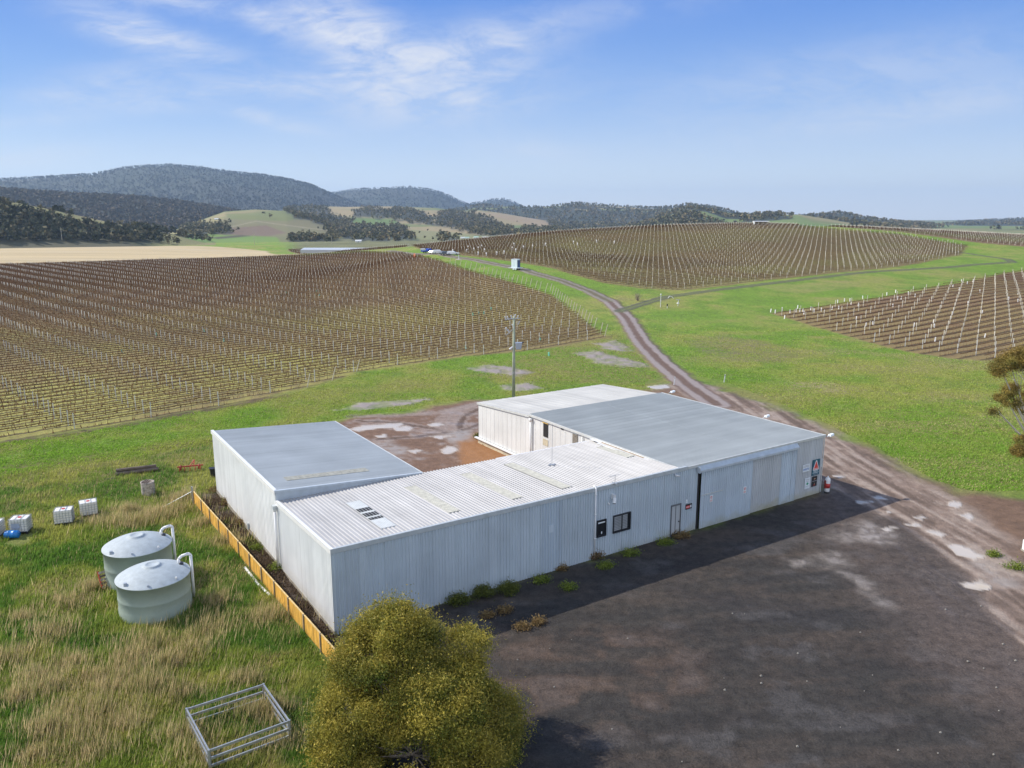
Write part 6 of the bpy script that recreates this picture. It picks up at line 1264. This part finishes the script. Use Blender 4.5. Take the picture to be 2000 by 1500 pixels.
# the dark wood behind the golden field: front trees are individuals
topx = [-60,0,60,110,150,200,245,290,320,350,372]; topy = [392,402,418,432,440,441,424,428,442,458,470]
for i in range(120):
    px = random.uniform(-20, 356); Y = random.uniform(800, 880); y_top = np.interp(px, topx, topy) + random.uniform(0, 16); base_py = 474; hh = max(4, (at(px, base_py, Y)[2] * 0 + (474 - y_top) * Y / F)); 
    a = at(px, 474, Y); zt_ = float(terr(a[0], Y)[0]); need = at(px, y_top, Y)[2] - zt_; s = max(.35, min(1.5, need / 11.5)) * random.uniform(.55, 1.0)
    t = dup(protos[random.randrange(7)], (a[0], Y, zt_ - .4), random.uniform(0, 6.3), 'dense dark bushy tree at the front of the wood behind the golden field', s); t['group'] = 'front trees of the dark wood on the left'; t['category'] = 'tree'
def scatter(mask_idx, wts, n, hs, cols, seed, name, label, per=14, sizef=.42):
    r_ = np.random.default_rng(seed); i = r_.choice(mask_idx, n, p=wts / wts.sum()); x = gx[i] + r_.normal(size=n) * gr[i] * .0015; y = gy[i] + r_.normal(size=n) * gr[i] * .004; z = terr2(x, y)
    h = r_.uniform(hs[0], hs[1], n); m = per * n
    th = r_.uniform(0, 2*math.pi, m); ph_ = r_.uniform(-.3, 1, m); hh = np.repeat(h, per); rad = hh * .30 * np.sqrt(r_.random(m)); cz_ = np.repeat(z, per) + hh * (.25 + .62 * r_.random(m)); cx_ = np.repeat(x, per) + np.cos(th) * rad; cy_ = np.repeat(y, per) + np.sin(th) * rad
    t = r_.normal(size=(m,3)); t /= np.linalg.norm(t, axis=1)[:,None]; s_ = np.cross(t, r_.normal(size=(m,3))); s_ /= np.linalg.norm(s_, axis=1)[:,None]; L_ = (hh * sizef * r_.uniform(.6, 1.3, m))[:,None] * .5; P_ = np.c_[cx_, cy_, cz_]
    V_ = np.stack([P_ - t*L_, P_ + s_*L_*.8, P_ + t*L_, P_ - s_*L_*.8], 1).reshape(-1, 3); cols = np.array(cols); k = r_.random(n)[:,None]; c_ = cols[0]*(1-k) + cols[1]*k; q = r_.random(n) < .25; c_[q] = cols[2]
    c_ = np.repeat(np.repeat(c_, per, 0) * r_.uniform(.7, 1.3, m)[:,None], 4, 0); tag(big_mesh(name, V_, np.arange(4*m).reshape(-1,4), M['farleaf'], c_), label, 'forest', kind='stuff')
vis_ = (PX > -150) & (PX < 2150) & (gy > 0)
area = gr * 1.0
for li, n, hs, cs_, nm, lb_ in [((0,), 1500, (5,10), CD, 'dark_wood', 'dark bushy wood on the low hill at the left'), ((1,), 6500, (9,16), [(.065,.062,.042),(.095,.082,.052),(.14,.11,.07)], 'brown_woodland', 'grey-brown open woodland below the mountain'), ((2,), 15000, (11,18), [(.026,.038,.032),(.038,.048,.038),(.062,.060,.046)], 'mountain_forest', 'dense blue-green forest covering the main mountain'), ((9,10), 6500, (12,20), [(.026,.038,.032),(.038,.048,.038),(.062,.060,.046)], 'far_mountain_forest', 'blue forest covering the farther rounded mountains'),
                       ((5,), 3600, (9,16), CG, 'ridge_forest', 'dark scrub on the ridge behind the golden hills'), ((3,4), 5200, (5,10), CG, 'valley_woodland', 'scattered belts of woodland over the valley hills'), ((6,7,8), 4200, (8,15), CG, 'right_hill_woodland', 'patchy woodland over the right-hand hills'), ((-1,), 500, (6,12), CG, 'valley_floor_trees', 'scrub along the valley floor')]:
    mk = np.isin(LAY, li) & (wood > .35) & vis_ & (gr > 780); ii = np.nonzero(mk)[0]
    if len(ii) < 20: continue
    scatter(ii, wood[ii] * gr[ii] ** -.4, n, hs, cs_, 400 + li[0], nm, lb_, 14 if hs[0] < 11 else 8, .42)
# individual trees on the open slopes
IND = [(1265,405),(515,420),(528,428),(608,425),(622,448),(640,452),(655,456),(672,452),(600,470),(570,468),(500,404),(735,462),(745,466),(752,468),(770,468),(790,470),(812,470),(830,468),(845,470),(856,466),(871,466),(880,468),(900,462),(916,460),(820,458),(835,452),(860,455),(645,440),(1345,410),(1365,405),(1388,412),(1400,418),(1430,424),(1470,424),(1505,421),(1535,420),(1548,420),(1560,421),(1580,424),(1610,427),(1640,430),(1655,434),(1775,441),(1760,440),(1790,442),(1720,438),(1700,440),(940,424),(956,428),(1010,434),(1040,440),(1100,440),(1165,448),(1200,450),(450,450),(430,455),(465,452),(390,452),(405,448),(372,446)]
for i, (px, py) in enumerate(IND):
    place(px, py, random.uniform(.5, 1.0), i, 'lone dark tree standing out on the open far hillside', 'lone trees on the far hillsides')
for k, (px, w_) in enumerate([(1590,1),(1600,1),(1610,1),(1621,1),(1632,1),(1730,1),(1742,1)]):
    place(px, 421 if px < 1700 else 442, .9, 1, 'tree of a dark hedge row on the far right hill', 'hedge row on the far right hill')
for t in protos:
    for c_ in list(t.children): bpy.data.objects.remove(c_)
    bpy.data.objects.remove(t)
# ------------------------------------------------------------------ haze
hm = bpy.data.materials.new('haze'); hm.use_nodes = True; t = hm.node_tree; t.nodes.clear(); pv = nd(t, 'ShaderNodeVolumePrincipled'); pv.inputs['Color'].default_value = (.54,.74,1.0,1); pv.inputs['Density'].default_value = 7.5e-5; pv.inputs['Anisotropy'].default_value = .2
o_ = nd(t, 'ShaderNodeOutputMaterial'); t.links.new(pv.outputs[0], o_.inputs['Volume'])
o = tag(MB().box(-12600, 12600, -12600, 12600, -60, 440).build('haze', hm), 'thin blue air haze over the whole valley', 'haze', kind='stuff')
